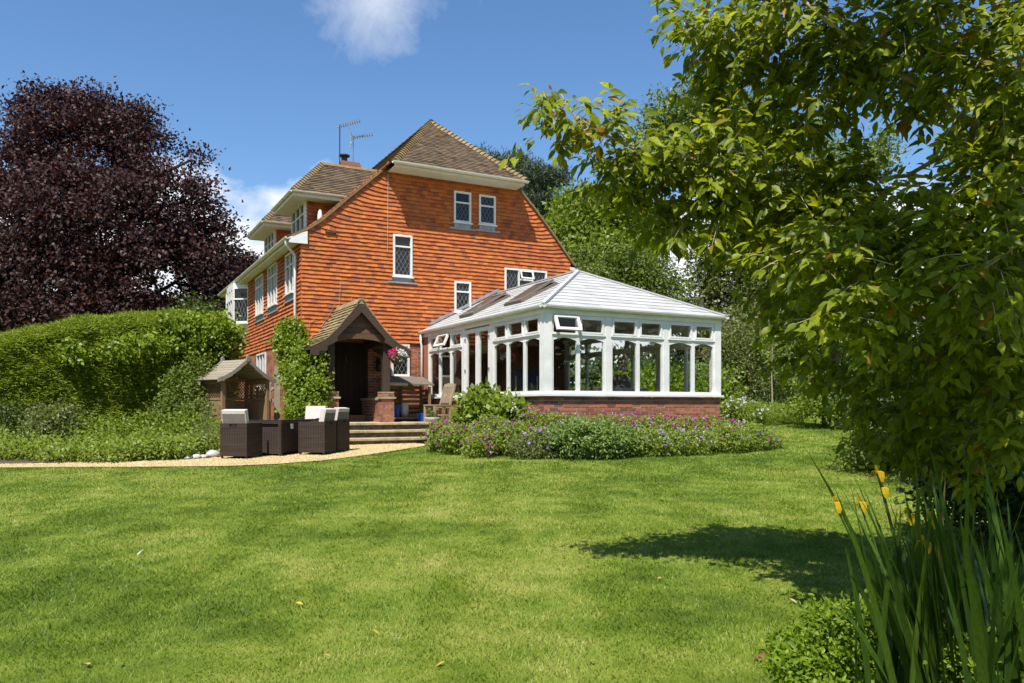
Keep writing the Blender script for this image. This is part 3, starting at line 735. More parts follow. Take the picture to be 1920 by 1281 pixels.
aerial((4.50, 10.3, 10.12), 1.16, 'television aerial with white reflector on a short chimney mast', 8, .80, (RT[0], RT[1], .16), True)
lamp = thing('wall_light', 'small white bottle-shaped lamp on the roof slope beside the dormer', 'lamp', (.80, 1.2, 5.55))
MB().lathe((.80, 1.2, 5.55), [(.05, 0), (.075, .06), (.07, .2), (.05, .3), (.02, .36)]).build('lamp_body', M['white'], lamp, smooth=True)
MB().box(.74, .86, 1.14, 1.26, 5.38, 5.57).build('bracket', M['metal'], lamp)
# ------------------------------------------------------------------ conservatory
CX0, CX1, CY0 = 3.40, 8.17, -6.81
cons = thing('conservatory', 'white glazed conservatory with pale slate hipped roof on low brick wall', 'conservatory', (5.8, -3.4, 0))
ZS, ZH = .72, 2.33                      # top of sill, head of the windows
TF = lambda u, o, z: Vector((u, CY0 - o, z))
TW = lambda u, o, z: Vector((CX0 - o, u, z))
TE = lambda u, o, z: Vector((CX1 + o, u, z))
# dwarf wall with bricks
dw = MB().box(CX0 + .012, CX1 - .012, CY0 + .012, CY0 + .22, -.75, .60).box(CX0 + .012, CX0 + .22, CY0 + .22, -4.45, -.75, .60).box(CX1 - .22, CX1 - .012, CY0 + .22, .0, -.75, .60).build('dwarf_wall', M['mortar'], cons)
dw2 = MB().box(CX0 + .012, CX0 + .22, -2.74, .0, -.75, .60).build('dwarf_wall', M['mortar'], cons)
bricks(dw, lambda u, o, z: TF(u, o - .012, z), CX0 + .01, CX1 - .01, -.07, .60, seed=41)
bricks(dw, lambda u, o, z: TW(u, o - .012, z), CY0 + .04, -4.46, -.07, .60, seed=42)
bricks(dw2, lambda u, o, z: TW(u, o - .012, z), -2.74, -.02, -.07, .60, seed=43)
ebp = tile_surface(lambda u, v: (Vector((CX1 - .012, u, v)), Vector((1, 0, 0))), -.5, .60, .075, .225, lambda v: CY0, lambda v: 0, low=.012, head=.012, jit=0, seed=44, gap=.01)
join_pieces(ebp, 'bricks', M['brick'], dw)
# white sill
MB().box(CX0 - .07, CX1 + .07, CY0 - .07, CY0 + .16, .615, .66).box(CX0 - .07, CX0 + .16, CY0 + .16, -4.44, .615, .66).box(CX0 - .07, CX0 + .16, -2.74, 0.03, .615, .66).box(CX1 - .16, CX1 + .07, CY0 + .16, 0.03, .615, .66).build('sill', M['white'], cons)
# posts
posts = [(CX0 - .02, CX0 + .17, CY0 - .02, CY0 + .17), (CX1 - .17, CX1 + .02, CY0 - .02, CY0 + .17)]
for a, b in ((4.905, 5.073), (6.486, 6.638)): posts.append((a + .015, b - .015, CY0 - .008, CY0 + .09))
for a, b in ((-4.444, -4.26), (-2.865, -2.70), (-.52, -.42)): posts.append((CX0 - .008, CX0 + .09, a, b))
for y in (-4.6, -2.3, -.1): posts.append((CX1 - .09, CX1 + .008, y - .06, y + .06))
for (a, b, c, d) in posts: MB().box(a, b, c, d, .62, ZH).build('post', M['white'], cons)
# ring beam / head
MB().box(CX0 - .025, CX1 + .025, CY0 - .025, CY0 + .12, ZH, 2.44).box(CX0 - .025, CX0 + .12, CY0 + .12, .03, ZH, 2.44).box(CX1 - .12, CX1 + .025, CY0 + .12, .03, ZH, 2.44).build('eaves_beam', M['white'], cons)
def glazing(T, u0, u1, z0=.66, opened=False, o=.0):
    """one light: frame, arched lower pane, top light"""
    fr = .045; zt = 1.86
    m = MB()
    def bx(a, b, c, d, o0=-.06, o1=.0): tbox(m, T, a, b, o0 + o, o1 + o, c, d)
    bx(u0, u0 + fr, z0, ZH); bx(u1 - fr, u1, z0, ZH); bx(u0 + fr, u1 - fr, z0, z0 + .07); bx(u0 + fr, u1 - fr, ZH - .05, ZH); bx(u0 + fr, u1 - fr, zt, zt + .09)
    tbox(m, T, u0, u1, .0 + o, .025 + o, zt + .045, zt + .075)
    # arched head filled between the transom and the curve
    n = 10; a, b = u0 + fr, u1 - fr; cv = []
    for i in range(n + 1):
        t = i / n; cv.append((a + (b - a) * t, zt - .075 + .06 * math.sin(math.pi * t)))
    for (p, q) in zip(cv[:-1], cv[1:]):
        m.prism([T(p[0], o - .055, p[1]), T(q[0], o - .055, q[1]), T(q[0], o - .055, zt + .001), T(p[0], o - .055, zt + .001)], T(0, .05, 0) - T(0, 0, 0))
    f = m.build('window', M['white'], cons)
    m2 = MB(); tbox(m2, T, a - .01, b + .01, -.036 + o, -.028 + o, z0 + .06, zt); m2.build('pane', M['glass'], f)
    if not opened:
        m3 = MB()
        for q in ((a, a + .04, zt + .09, ZH - .05), (b - .04, b, zt + .09, ZH - .05)): tbox(m3, T, q[0], q[1], -.05 + o, .018 + o, q[2], q[3])
        tbox(m3, T, a + .04, b - .04, -.05 + o, .018 + o, zt + .09, zt + .125); tbox(m3, T, a + .04, b - .04, -.05 + o, .018 + o, ZH - .085, ZH - .05)
        tl = m3.build('top_light', M['white'], f)
        m4 = MB(); tbox(m4, T, a + .03, b - .03, -.03 + o, -.022 + o, zt + .12, ZH - .08); m4.build('top_pane', M['glass'], f)
    else:
        hz = ZH - .04; an = R(24); hh = hz - zt - .09; c_, s_ = math.cos(an), math.sin(an)
        P = lambda u, dn, th: T(u, o + .02 + s_ * dn + c_ * th, hz - c_ * dn + s_ * th)
        m3 = MB()
        for (p, q, d0, d1) in ((a - .02, a + .045, 0, hh), (b - .045, b + .02, 0, hh), (a + .045, b - .045, 0, .045), (a + .045, b - .045, hh - .055, hh)):
            m3.prism([P(p, d0, 0), P(q, d0, 0), P(q, d1, 0), P(p, d1, 0)], P(0, 0, .05) - P(0, 0, 0))
        tl = m3.build('open_top_light', M['white'], f)
        m4 = MB(); m4.prism([P(a + .04, .04, .02), P(b - .04, .04, .02), P(b - .04, hh - .05, .02), P(a + .04, hh - .05, .02)], P(0, 0, .008) - P(0, 0, 0)); m4.build('top_pane', M['glass'], f)
    return f
bays = [(3.57, 4.23), (4.23, 4.92), (5.06, 5.795), (5.795, 6.50), (6.625, 7.365), (7.365, 8.0)]
for i, (a, b) in enumerate(bays): glazing(TF, a, b, opened=(i == 0))
for i, (a, b) in enumerate([(-6.64, -5.93), (-5.93, -5.15), (-5.15, -4.444), (-2.70, -1.97), (-1.97, -1.22), (-1.22, -.52)]): glazing(TW, a, b, opened=(i in (4,)))
for a, b in [(-6.64, -5.65), (-5.65, -4.66), (-4.54, -3.45), (-3.45, -2.36), (-2.24, -1.2), (-1.2, -.16)]: glazing(TE, a, b)
# double doors on the garden side
for (a, b) in ((-4.26, -3.57), (-3.57, -2.865)):
    m = MB(); st = .10
    for p, q, c, d in ((a, a + st, .02, 2.30), (b - st, b, .02, 2.30), (a + st, b - st, 2.20, 2.30), (a + st, b - st, .02, .55)): tbox(m, TW, p, q, -.06, .0, c, d)
    tbox(m, TW, a + st + .04, b - st - .04, .0, .012, .12, .47)
    dd = m.build('door', M['white'], cons)
    m = MB(); tbox(m, TW, a + st - .01, b - st + .01, -.036, -.028, .54, 2.21); m.build('pane', M['glass'], dd)
    for z in (.5, 1.25, 2.02):
        m = MB(); tbox(m, TW, (b - .05) if b > -3 else (a - .0), (b + .0) if b > -3 else (a + .05), .0, .022, z, z + .07); m.build('hinge', M['metal'], dd)
MB().box(CX0 - .03, CX0 + .12, -4.26, -2.865, -.05, .02).build('door_threshold', M['white'], cons)
# fascia and gutters
gutter(cons, (CX0 - .10, .0, 2.49), (CX0 - .10, CY0 - .155, 2.49), .055, M['white']); gutter(cons, (CX0 - .155, CY0 - .10, 2.49), (CX1 + .155, CY0 - .10, 2.49), .055, M['white']); gutter(cons, (CX1 + .10, CY0 - .155, 2.49), (CX1 + .10, .0, 2.49), .055, M['white'])
MB().box(CX0 - .045, CX1 + .045, CY0 - .045, CY0 + .05, 2.44, 2.50).box(CX0 - .045, CX0 + .05, CY0 + .05, .0, 2.44, 2.50).box(CX1 - .05, CX1 + .045, CY0 + .05, .0, 2.44, 2.50).build('fascia', M['white'], cons)
MB().tube([(CX0 - .10, -.11, 2.47), (CX0 - .10, -.11, 2.2), (CX0 - .075, -.11, 2.1), (CX0 - .075, -.11, .02)], .032, 8).build('downpipe', M['white'], cons, smooth=True)
MB().box(CX0 + .0, CX0 + .12, -.42, -.0, .66, ZH).build('brick_return', M['brick'], cons)
# roof
ex0, ex1, ey = CX0 - .09, CX1 + .09, CY0 - .09; ze, zr = 2.50, 3.74; xm = (ex0 + ex1) / 2; ym = -4.36; hw = xm - ex0; hh = zr - ze
m = MB(); t = .05
m.v = [(ex0 + .04, 0, ze - .02), (ex0 + .04, ey + .04, ze - .02), (ex1 - .04, ey + .04, ze - .02), (ex1 - .04, 0, ze - .02), (xm, 0, zr - t), (xm, ym, zr - t), (ex0 + .2, -.001, ze - .03), (ex0 + .2, ey + .2, ze - .03), (ex1 - .2, ey + .2, ze - .03), (ex1 - .2, -.001, ze - .03)]
m.f = [(0, 1, 5, 4), (1, 2, 5), (2, 3, 4, 5), (0, 6, 7, 1), (1, 7, 8, 2), (2, 8, 9, 3)]
crf = m.build('roof', M['plaster'], cons)
sl_ = math.hypot(hw, hh); nW = Vector((-hh, 0, hw)).normalized(); dF = ym - ey; slF = math.hypot(dF, hh); nF = Vector((0, -hh, dF)).normalized(); nE = Vector((hh, 0, hw)).normalized()
WM = lambda u, v: (Vector((ex0 + hw * v / sl_, u, ze + hh * v / sl_)), nW)
skl = [(-2.58, -1.72, .52, 1.72), (-4.98, -4.12, .62, 1.72)]
kw = dict(low=.017, head=.006, jit=.002, gap=.004)
rW = tile_surface(WM, -.03, sl_, sl_ / 12, .40, lambda v: ey + dF * max(0, v) / sl_, lambda v: 0.0, skl, seed=51, **kw)
rF = tile_surface(lambda u, v: (Vector((u, ey + dF * v / slF, ze + hh * v / slF)), nF), -.03, slF, slF / 12, .40, lambda v: ex0 + hw * max(0, v) / slF, lambda v: ex1 - hw * max(0, v) / slF, seed=52, **kw)
rE = tile_surface(lambda u, v: (Vector((ex1 - hw * v / sl_, u, ze + hh * v / sl_)), nE), -.03, sl_, sl_ / 12, .40, lambda v: ey + dF * max(0, v) / sl_, lambda v: 0.0, seed=53, **kw)
nt_, ft_ = nearest(rW + rF, 290)
single_pieces(nt_, 'slate', M['slate'], crf)
if ft_: join_pieces(ft_, 'slates', M['slate'], crf)
join_pieces(rE, 'rear_slates', M['slate'], crf)
for p, q in (((ex0, ey, ze), (xm, ym, zr)), ((ex1, ey, ze), (xm, ym, zr)), ((xm, ym, zr), (xm, 0, zr))):
    MB().bar(Vector(p) + Vector((0, 0, .028)), Vector(q) + Vector((0, 0, .028)), .09, .03).build('hip_capping', M['slate'], crf)
for p, q in (((ex0, ey, ze), (xm, ym, zr)), ((ex1, ey, ze), (xm, ym, zr))):
    MB().bar(Vector(p) + Vector((.055, -.03, .022)), Vector(q) + Vector((.05, -.03, .022)), .02, .03).build('hip_flashing', M['lead'], crf)
MB().prism([(ex0 + .3, -.055, ze + .19), (xm, -.055, zr + .06), (xm, -.055, zr + .15), (ex0 + .3, -.055, ze + .28)], (0, .02, 0)).build('wall_flashing', M['lead'], crf)
for (a, b, v0, v1) in skl:
    Pk = lambda u, v, h: WM(u, v)[0] + nW * h
    m = MB()
    for (p, q, c, d, h) in ((a, a + .07, v0, v1, .075), (b - .07, b, v0, v1, .075), (a + .07, b - .07, v0, v0 + .07, .075), (a + .07, b - .07, v1 - .12, v1, .10)):
        m.prism([Pk(p, c, -.02), Pk(q, c, -.02), Pk(q, d, -.02), Pk(p, d, -.02)], nW * (h + .02))
    sk = m.build('roof_window', M['felt'], cons)
    tz = R(9); vm_ = (v0 + v1) / 2
    Pq = lambda u, v, h: Pk(u, vm_ + (v - vm_) * math.cos(tz), .085 + (v - vm_) * math.sin(-tz) * -1 * .55 + h)
    m = MB()
    for (p, q, c, d) in ((a + .02, a + .10, v0 + .03, v1 - .05), (b - .10, b - .02, v0 + .03, v1 - .05), (a + .10, b - .10, v0 + .03, v0 + .12), (a + .10, b - .10, v1 - .14, v1 - .05)):
        m.prism([Pq(p, c, 0), Pq(q, c, 0), Pq(q, d, 0), Pq(p, d, 0)], nW * .045)
    m.build('sash', M['felt'], sk)
    m = MB(); m.prism([Pq(a + .09, v0 + .11, .02), Pq(b - .09, v0 + .11, .02), Pq(b - .09, v1 - .13, .02), Pq(a + .09, v1 - .13, .02)], nW * .01); m.build('pane', M['sky_pane'], sk)
MB().box(CX0 + .22, CX1 - .22, CY0 + .22, -.02, -.06, .02).build('floor', M['floor'], cons)
# furniture seen through the glass
def sofa(x, y, rz, label):
    t_ = thing('sofa', label, 'sofa', (x, y, .02), rz, 'grey sofas inside the conservatory', world=False)
    MB().box(-.75, .75, -.40, .40, .08, .42).build('seat', M['sofa'], t_, bevel=.04)
    MB().box(-.75, .75, -.42, -.22, .42, .80).build('backrest', M['sofa'], t_, bevel=.07)
    for s_ in (-1, 1): MB().box(s_ * .84 - .09, s_ * .84 + .09, -.40, .40, .06, .62).build('arm', M['sofa'], t_, bevel=.05)
    for a in (-.8, .8):
        for b in (-.33, .33): MB().box(a - .03, a + .03, b - .03, b + .03, 0, .08).build('foot', M['dark'], t_)
sofa(5.75, -5.9, 0, 'grey sofa inside the conservatory with its rounded back to the garden')
hc = thing('armchair', 'dark high-backed chair inside the conservatory near its far end wall', 'chair', (7.1, -4.9, .02), R(200), world=False)
MB().box(-.33, .33, -.33, .33, .10, .45).build('seat', M['felt'], hc, bevel=.04); MB().prism([(-.33, -.36, .4), (.33, -.36, .4), (.30, -.46, 1.05), (.16, -.48, 1.18), (-.16, -.48, 1.18), (-.30, -.46, 1.05)], (0, .14, 0)).build('backrest', M['felt'], hc)
for a in (-.28, .28):
    for b in (-.28, .28): MB().box(a - .025, a + .025, b - .025, b + .025, 0, .11).build('leg', M['dark'], hc)
bp_ = thing('screen', 'navy blue upright panel on grey metal stand inside the conservatory', 'screen', (4.75, -4.0, .02), R(-12), world=False)
MB().box(-.55, .55, -.02, .03, .25, 1.28).build('panel', M['navy'], bp_)
for x in (-.5, .05): MB().tube([(x, -.09, 0), (x, -.09, 1.12)], .022, 6).box(x - .03, x + .03, -.3, .2, 0, .04).build('upright', M['metal'], bp_)
MB().tube([(-.5, -.09, .55), (-.3, -.09, .80), (-.12, -.09, .80), (.05, -.09, .55)], .016, 6).build('hoop', M['metal'], bp_)
tb = thing('side_table', 'small wooden table with plant inside the conservatory by the brick return', 'table', (4.1, -1.2, .02), 0, world=False)
MB().box(-.4, .4, -.4, .4, .70, .74).build('table_top', M['teak'], tb)
for a in (-.35, .35):
    for b in (-.35, .35): MB().box(a - .02, a + .02, b - .02, b + .02, 0, .70).build('leg', M['teak'], tb)
# ------------------------------------------------------------------ patio and steps
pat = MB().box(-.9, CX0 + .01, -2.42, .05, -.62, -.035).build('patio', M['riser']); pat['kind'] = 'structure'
rg = random.Random(9); x = -.9; row = 0; y = -2.42
while y < -.02:
    dy = [.52, .60, .62, .62][row % 4]; y2 = min(y + dy, .03); x = -.9 - (row % 2) * .25
    while x < CX0 - .02:
        dx = rg.choice([.55, .7, .85]); a, b = max(x, -.9), min(x + dx, CX0 - .01)
        if b - a > .08: MB().box(a + .006, b - .006, y + .006, y2 - .006, -.045, rg.uniform(-.004, .002)).build('paving_slab', M['paving'], pat, bevel=.008)
        x += dx
    y = y2; row += 1
steps = thing('stone_steps', 'mossy stone steps leading up to the patio before the porch', 'steps', (1.2, -2.9, -.55))
for k, (yf, zt) in enumerate(((-2.50, .004), (-2.84, -.17), (-3.18, -.345))):
    yb = (-2.41, -2.49, -2.83)[k]
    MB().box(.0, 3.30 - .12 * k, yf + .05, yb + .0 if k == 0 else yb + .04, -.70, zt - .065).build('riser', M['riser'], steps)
    for i in range(4):
        a = .0 + (3.30 - .12 * k) * i / 4; b = (3.30 - .12 * k) * (i + 1) / 4
        MB().box(a + .004, b - .004, yf, yb - .004 if k == 0 else yb + .046, zt - .062, zt + rg.uniform(-.004, .006)).build('tread_slab', M['stone'], steps, bevel=.012)
# ------------------------------------------------------------------ porch
porch = thing('porch', 'oak porch with mossy bell-cast tiled gable roof on brick piers', 'porch', (1.0, -.9, 0))
PY = -1.72
for (xc, nm) in ((.30, 0), (1.72, 1)):
    pr = MB().box(xc - .155, xc + .155, PY - .155, PY + .155, -.04, .74).build('pier', M['mortar'], porch)
    for T_, s_ in ((lambda u, o, z, xc=xc: Vector((xc + u, PY - .155 - o, z)), 1), (lambda u, o, z, xc=xc: Vector((xc - .155 - o, PY + u, z)), 2), (lambda u, o, z, xc=xc: Vector((xc + .155 + o, PY + u, z)), 3)):
        bricks(pr, T_, -.165, .165, -.01, .58, seed=60 + s_, bw=.215 if s_ == 1 else .16, depth=.03)
        bricks(pr, T_, -.165, .165, .645, .72, seed=65 + s_, bw=.16, depth=.03)
    MB().box(xc - .20, xc + .20, PY - .20, PY + .20, .59, .635).build('tile_course', M['stone'], pr)
    MB().prism([(xc - .165, PY - .165, .735), (xc + .165, PY - .165, .735), (xc + .165, PY + .165, .735), (xc - .165, PY + .165, .735)], (0, 0, .03)).build('pier_cap', M['stone'], pr)
    MB().box(xc - .085, xc + .085, PY - .085, PY + .085, .765, 2.02).build('oak_post', M['dark'], porch, bevel=.01)
    MB().box(xc - .07, xc + .07, PY + .085, -.02, 1.93, 2.08).build('wall_plate', M['dark'], porch)
# low brick wall between pier and house, right side
lw = MB().box(1.63, 1.80, PY + .155, -.01, -.04, .56).build('low_wall', M['mortar'], porch)
bricks(lw, lambda u, o, z: Vector((1.80 + o, u, z)), PY + .16, -.02, -.01, .56, seed=70)
bricks(lw, lambda u, o, z: Vector((1.63 - o, u, z)), PY + .16, -.02, -.01, .56, seed=71)
MB().box(1.59, 1.84, PY + .20, -.005, .56, .62).build('low_wall_coping', M['stone'], porch)
PXC, PEZ, PAZ = 1.0, 1.83, 3.02
pp = [(-1.26, PEZ), (-1.05, 1.925), (-.85, 2.05), (-.6, 2.29), (0, PAZ)]
YF = -2.02
def porch_map(sg):
    pr_ = [(PXC + sg * -x, z) for x, z in pp] if sg < 0 else [(PXC + x, z) for x, z in pp]
    return pr_
mossy = []
for sg in (1, -1):
    pr_ = [(PXC + sg * x, z) for x, z in pp]; f_, s_, z_ = slope_map(pr_, 1)
    pcs = tile_surface(f_, 0, s_[-1], s_[-1] / 14, .165, lambda v: YF, lambda v: -.03, seed=71 + sg, low=.036, head=.010, jit=.008)
    core = MB()
    for (a, b) in zip(pr_[:-1], pr_[1:]): core.prism([(a[0], YF + .03, a[1] - .012), (b[0], YF + .03, b[1] - .012), (b[0], YF + .03, b[1] - .07), (a[0], YF + .03, a[1] - .07)], (0, -YF - .06, 0))
    rc = core.build('roof_slope', M['dark'], porch); single_pieces(pcs, 'tile', M['mossroof'], rc)
    # bargeboard
    bg_ = MB()
    for (a, b) in zip(pr_[:-1], pr_[1:]):
        bg_.prism([(a[0], YF + .005, a[1] - .02), (b[0], YF + .005, b[1] - .02), (b[0], YF + .005, b[1] - .30), (a[0], YF + .005, a[1] - .20)], (0, .045, 0))
    bg_.build('bargeboard', M['dark'], porch)
for i in range(6):
    y = YF + i * (-YF - .03) / 6; MB().prism([(PXC - .14, y, PAZ - .10), (PXC - .06, y, PAZ + .035), (PXC + .06, y, PAZ + .035), (PXC + .14, y, PAZ - .10)], (0, -YF / 6 - .012, 0)).build('ridge_tile', M['mossroof'], porch)
# gable infill: tie beam with arched underside and boards
n = 12; lo = []
for i in range(n + 1):
    t_ = -1 + 2 * i / n; lo.append((PXC + .70 * t_, YF + .13, 1.97 + .10 * (1 - t_ * t_)))
MB().prism(lo + [(PXC + .70, YF + .13, 2.20), (PXC - .70, YF + .13, 2.20)], (0, .10, 0)).build('arched_tie_beam', M['lit_porch_board'], porch)
for i in range(5):
    za = 2.21 + i * .14; wa = .70 - (za - 2.2) * .83; wb = .70 - (za + .135 - 2.2) * .83
    MB().prism([(PXC - wa, YF + .16 + .006 * (i % 2), za), (PXC + wa, YF + .16 + .006 * (i % 2), za), (PXC + max(wb, .02), YF + .175, za + .135), (PXC - max(wb, .02), YF + .175, za + .135)], (0, .04, 0)).build('gable_board', M['lit_porch_board'], porch)
# lantern beside the door
ln = thing('wall_lantern', 'black iron wall lantern on the brickwork beside the front door', 'lantern', (2.08, 0, 1.45))
MB().box(2.02, 2.14, -.035, -.003, 1.38, 1.72).build('back_plate', M['black'], ln)
MB().tube([(2.08, -.03, 1.66), (2.08, -.14, 1.70), (2.08, -.14, 1.62)], .012, 6).build('arm', M['black'], ln)
MB().lathe((2.08, -.14, 1.34), [(.05, 0), (.06, .02), (.075, .22), (.085, .23), (.03, .30), (.01, .33)], 8).build('lamp_housing', M['black'], ln)
bxl = thing('wall_box', 'small grey box fixed high on the oak porch post', 'box', (1.835, PY, 1.62))
MB().box(1.80, 1.86, PY - .05, PY + .05, 1.60, 1.72).box(1.815, 1.845, PY - .03, PY + .03, 1.57, 1.60).build('casing', M['metal'], bxl, bevel=.008)
# ------------------------------------------------------------------ log store
ls_ = thing('log_store', 'open slatted log store with felt roof between porch and conservatory', 'log store', (2.62, -.70, 0))
lx0, lx1, ly0, ly1 = 2.02, 3.18, -1.05, -.42
for (x, y, h) in ((lx0, ly0, .98), (lx1, ly0, .93), (lx0, ly1, 1.16), (lx1, ly1, 1.16), (2.6, ly1, 1.16)): MB().box(x - .03, x + .03, y - .03, y + .03, 0, h).build('post', M['wood'], ls_)
for i in range(8):
    MB().box(lx0 + .03, lx1 - .03, ly1 + .031, ly1 + .05, .12 + i * .125, .20 + i * .125).build('slat', M['pine'], ls_)
for sx in (lx0, lx1):
    for i in range(6): MB().box(sx - .012, sx + .012, ly0 + .03, ly1 - .03, .14 + i * .13, .20 + i * .13).build('side_slat', M['wood'], ls_)
MB().box(lx0 - .02, lx1 + .02, ly0 - .02, ly1 + .02, .06, .11).build('base', M['wood'], ls_)
m = MB(); m.v = [(1.93, -1.17, .985), (3.27, -1.17, .95), (3.27, -.34, 1.18), (1.93, -.34, 1.20), (1.93, -1.17, 1.02), (3.27, -1.17, .985), (3.27, -.34, 1.215), (1.93, -.34, 1.235)]
m.f = [(0, 3, 2, 1), (4, 5, 6, 7), (0, 1, 5, 4), (1, 2, 6, 5), (2, 3, 7, 6), (3, 0, 4, 7)]; m.build('roof', M['felt'], ls_)
MB().tube([(1.95, -1.18, .99), (2.50, -1.18, .975)], .045, 8).build('felt_roll', M['paving'], ls_)
bk = thing('bucket', 'bright blue plastic bucket standing in the log store', 'bucket', (2.30, -.86, .11))
MB().lathe((2.30, -.86, .11), [(.10, 0), (.135, .30), (.145, .30), (.145, .32), (.12, .32), (.10, .02)]).build('pail', M['blue'], bk, smooth=False)
MB().tube([(2.16, -.86, .42), (2.2, -.95, .36), (2.3, -.99, .34), (2.4, -.95, .36), (2.44, -.86, .42)], .006, 5).build('handle', M['metal'], bk)
pv = thing('vase', 'tall cream vase standing beside the blue bucket', 'vase', (2.55, -.84, .11))
MB().lathe((2.55, -.84, .11), [(.08, 0), (.105, .14), (.11, .28), (.095, .36), (.11, .38), (.09, .38), (.07, .1)]).build('vase_body', M['pale_pot'], pv, smooth=True)
for (x, lab) in ((2.98, 'glossy blue trough planter on the patio beneath the wooden chair'),):
    bt = thing('planter', lab, 'planter', (3.0, -1.55, 0)); m = MB()
    m.v = [(2.72, -1.66, 0), (3.22, -1.66, 0), (3.22, -1.42, 0), (2.72, -1.42, 0), (2.68, -1.70, .22), (3.26, -1.70, .22), (3.26, -1.38, .22), (2.68, -1.38, .22), (2.71, -1.67, .22), (3.23, -1.67, .22), (3.23, -1.41, .22), (2.71, -1.41, .22), (2.74, -1.64, .17), (3.2, -1.64, .17), (3.2, -1.44, .17), (2.74, -1.44, .17)]
    m.f = [(3, 2, 1, 0), (0, 1, 5, 4), (1, 2, 6, 5), (2, 3, 7, 6), (3, 0, 4, 7), (4, 5, 9, 8), (5, 6, 10, 9), (6, 7, 11, 10), (7, 4, 8, 11), (8, 9, 13, 12), (9, 10, 14, 13), (10, 11, 15, 14), (11, 8, 12, 15), (12, 13, 14, 15)]
    m.build('trough', M['blue'], bt)
bw_ = thing('stone_bowl', 'shallow white stone bowl on the top step beside the chair', 'bowl', (2.72, -2.44, 0))
MB().lathe((2.72, -2.36, .0), [(.09, 0), (.14, .03), (.19, .10), (.18, .12), (.15, .11), (.05, .06)]).build('bowl_body', M['rock'], bw_, smooth=True)
# ------------------------------------------------------------------ slatted wooden chair
gc = thing('wooden_chair', 'weathered slatted wooden chair standing sideways on the patio', 'chair', (2.98, -2.08, 0), R(-80), world=False)
for (x, y, h) in ((-.23, -.23, .42), (.23, -.23, .42)): MB().box(x - .025, x + .025, y - .025, y + .025, 0, h).build('leg', M['teak'], gc)
for x in (-.23, .23): MB().prism([(x - .022, .20, 0), (x - .022, .25, 0), (x - .022, .27, .45), (x - .022, .42, .98), (x - .022, .375, .98), (x - .022, .22, .45)], (.044, 0, 0)).build('back_leg', M['teak'], gc)
for i in range(6): MB().box(-.26, .26, -.26 + i * .085, -.19 + i * .085, .42, .445).build('seat_slat', M['teak'], gc)
for x in (-.23, .23): MB().box(x - .018, x + .018, -.21, .21, .36, .42).box(x - .014, x + .014, -.21, .21, .16, .20).build('side_rail', M['teak'], gc)
MB().bar((-.21, .245, .50), (.21, .245, .50), .03, .05).build('lower_back_rail', M['teak'], gc)
MB().prism([(-.21, .36, .90), (.21, .36, .90), (.21, .375, .97), (.08, .38, 1.0), (-.08, .38, 1.0), (-.21, .375, .97)], (0, .03, 0)).build('top_back_rail', M['teak'], gc)
for i in range(6):
    x = -.175 + i * .07; MB().bar((x, .25, .52), (x, .375, .91), .04, .014, (0, 1, 0)).build('back_slat', M['teak'], gc)
# ------------------------------------------------------------------ ground
def axis_pts(c, near, step, far):
    a = list(np.arange(-near, near + .01, step)); o = near; s = step
    while o < far: s *= 1.35; o += s; a = [-o] + a + [o]
    return np.array(a) + c
gx, gy = axis_pts(2, 24, .8, 900), axis_pts(-6, 26, .8, 900)
GX, GY = np.meshgrid(gx, gy, indexing='ij'); GZ = ground(GX, GY); ni, nj = GX.shape
idx = np.arange(ni * nj).reshape(ni, nj); q = np.stack([idx[:-1, :-1], idx[1:, :-1], idx[1:, 1:], idx[:-1, 1:]], -1).reshape(-1, 4)
lawn = link('lawn', np_mesh('lawn', np.stack([GX, GY, GZ], -1).reshape(-1, 3), q), M['lawn']); lawn['kind'] = 'structure'
lawn.data.polygons.foreach_set('use_smooth', [True] * len(lawn.data.polygons))
# gravel terrace and path, between the lawn edge and the beds
fe = [(-160, 881), (0, 878), (120, 877), (230, 877), (330, 876), (430, 875), (520, 871), (600, 865), (680, 855), (740, 846), (790, 838), (808, 834)]
be = [(-160, 872), (0, 871), (120, 869), (230, 867), (330, 864), (395, 860)]
fr_ = [gpt(*p) for p in fe]; bk_ = [gpt(*p) for p in be] + [gd(415, 19.0), gd(500, 20.5), gd(590, 20.6), gd(660, 20.2), gd(742, 19.9), gd(800, 18.7)]
EDGE = fr_; NR = 10
def resample(ps, n):
    s = [0]
    for a, b in zip(ps[:-1], ps[1:]): s.append(s[-1] + (b - a).length)
    t = np.linspace(0, s[-1], n); return np.stack([np.interp(t, s, [p[k] for p in ps]) for k in range(3)], -1)
# keep matching stations: subdivide each segment equally on both edges
def subdiv(ps, k):
    o = []
    for a, b in zip(ps[:-1], ps[1:]): o += [a.lerp(b, i / k) for i in range(k)]
    return o + [ps[-1]]
fs, bs = subdiv(fr_, 4), subdiv(bk_, 4); gv = []
for a, b in zip(fs, bs):
    for j in range(NR + 1):
        p = a.lerp(b, j / NR); gv.append((p.x, p.y, float(ground(p.x, p.y)) + .012))
gv = np.array(gv); n_ = len(fs); idx = np.arange(n_ * (NR + 1)).reshape(n_, NR + 1)
q = np.stack([idx[:-1, :-1], idx[1:, :-1], idx[1:, 1:], idx[:-1, 1:]], -1).reshape(-1, 4)
grav = link('gravel_path', np_mesh('gravel_path', gv, q), M['gravel_bed']); grav['kind'] = 'structure'
rs = np.random.RandomState(5)
NP = 26000; cells = rs.randint(0, len(q), NP)
ar = np.linalg.norm(np.cross(gv[q[:, 1]] - gv[q[:, 0]], gv[q[:, 3]] - gv[q[:, 0]]), axis=1); cells = rs.choice(len(q), NP, p=ar / ar.sum())
a, b = rs.rand(NP, 1), rs.rand(NP, 1); Q = gv[q[cells]]
c = Q[:, 0] * (1 - a) * (1 - b) + Q[:, 1] * a * (1 - b) + Q[:, 2] * a * b + Q[:, 3] * (1 - a) * b
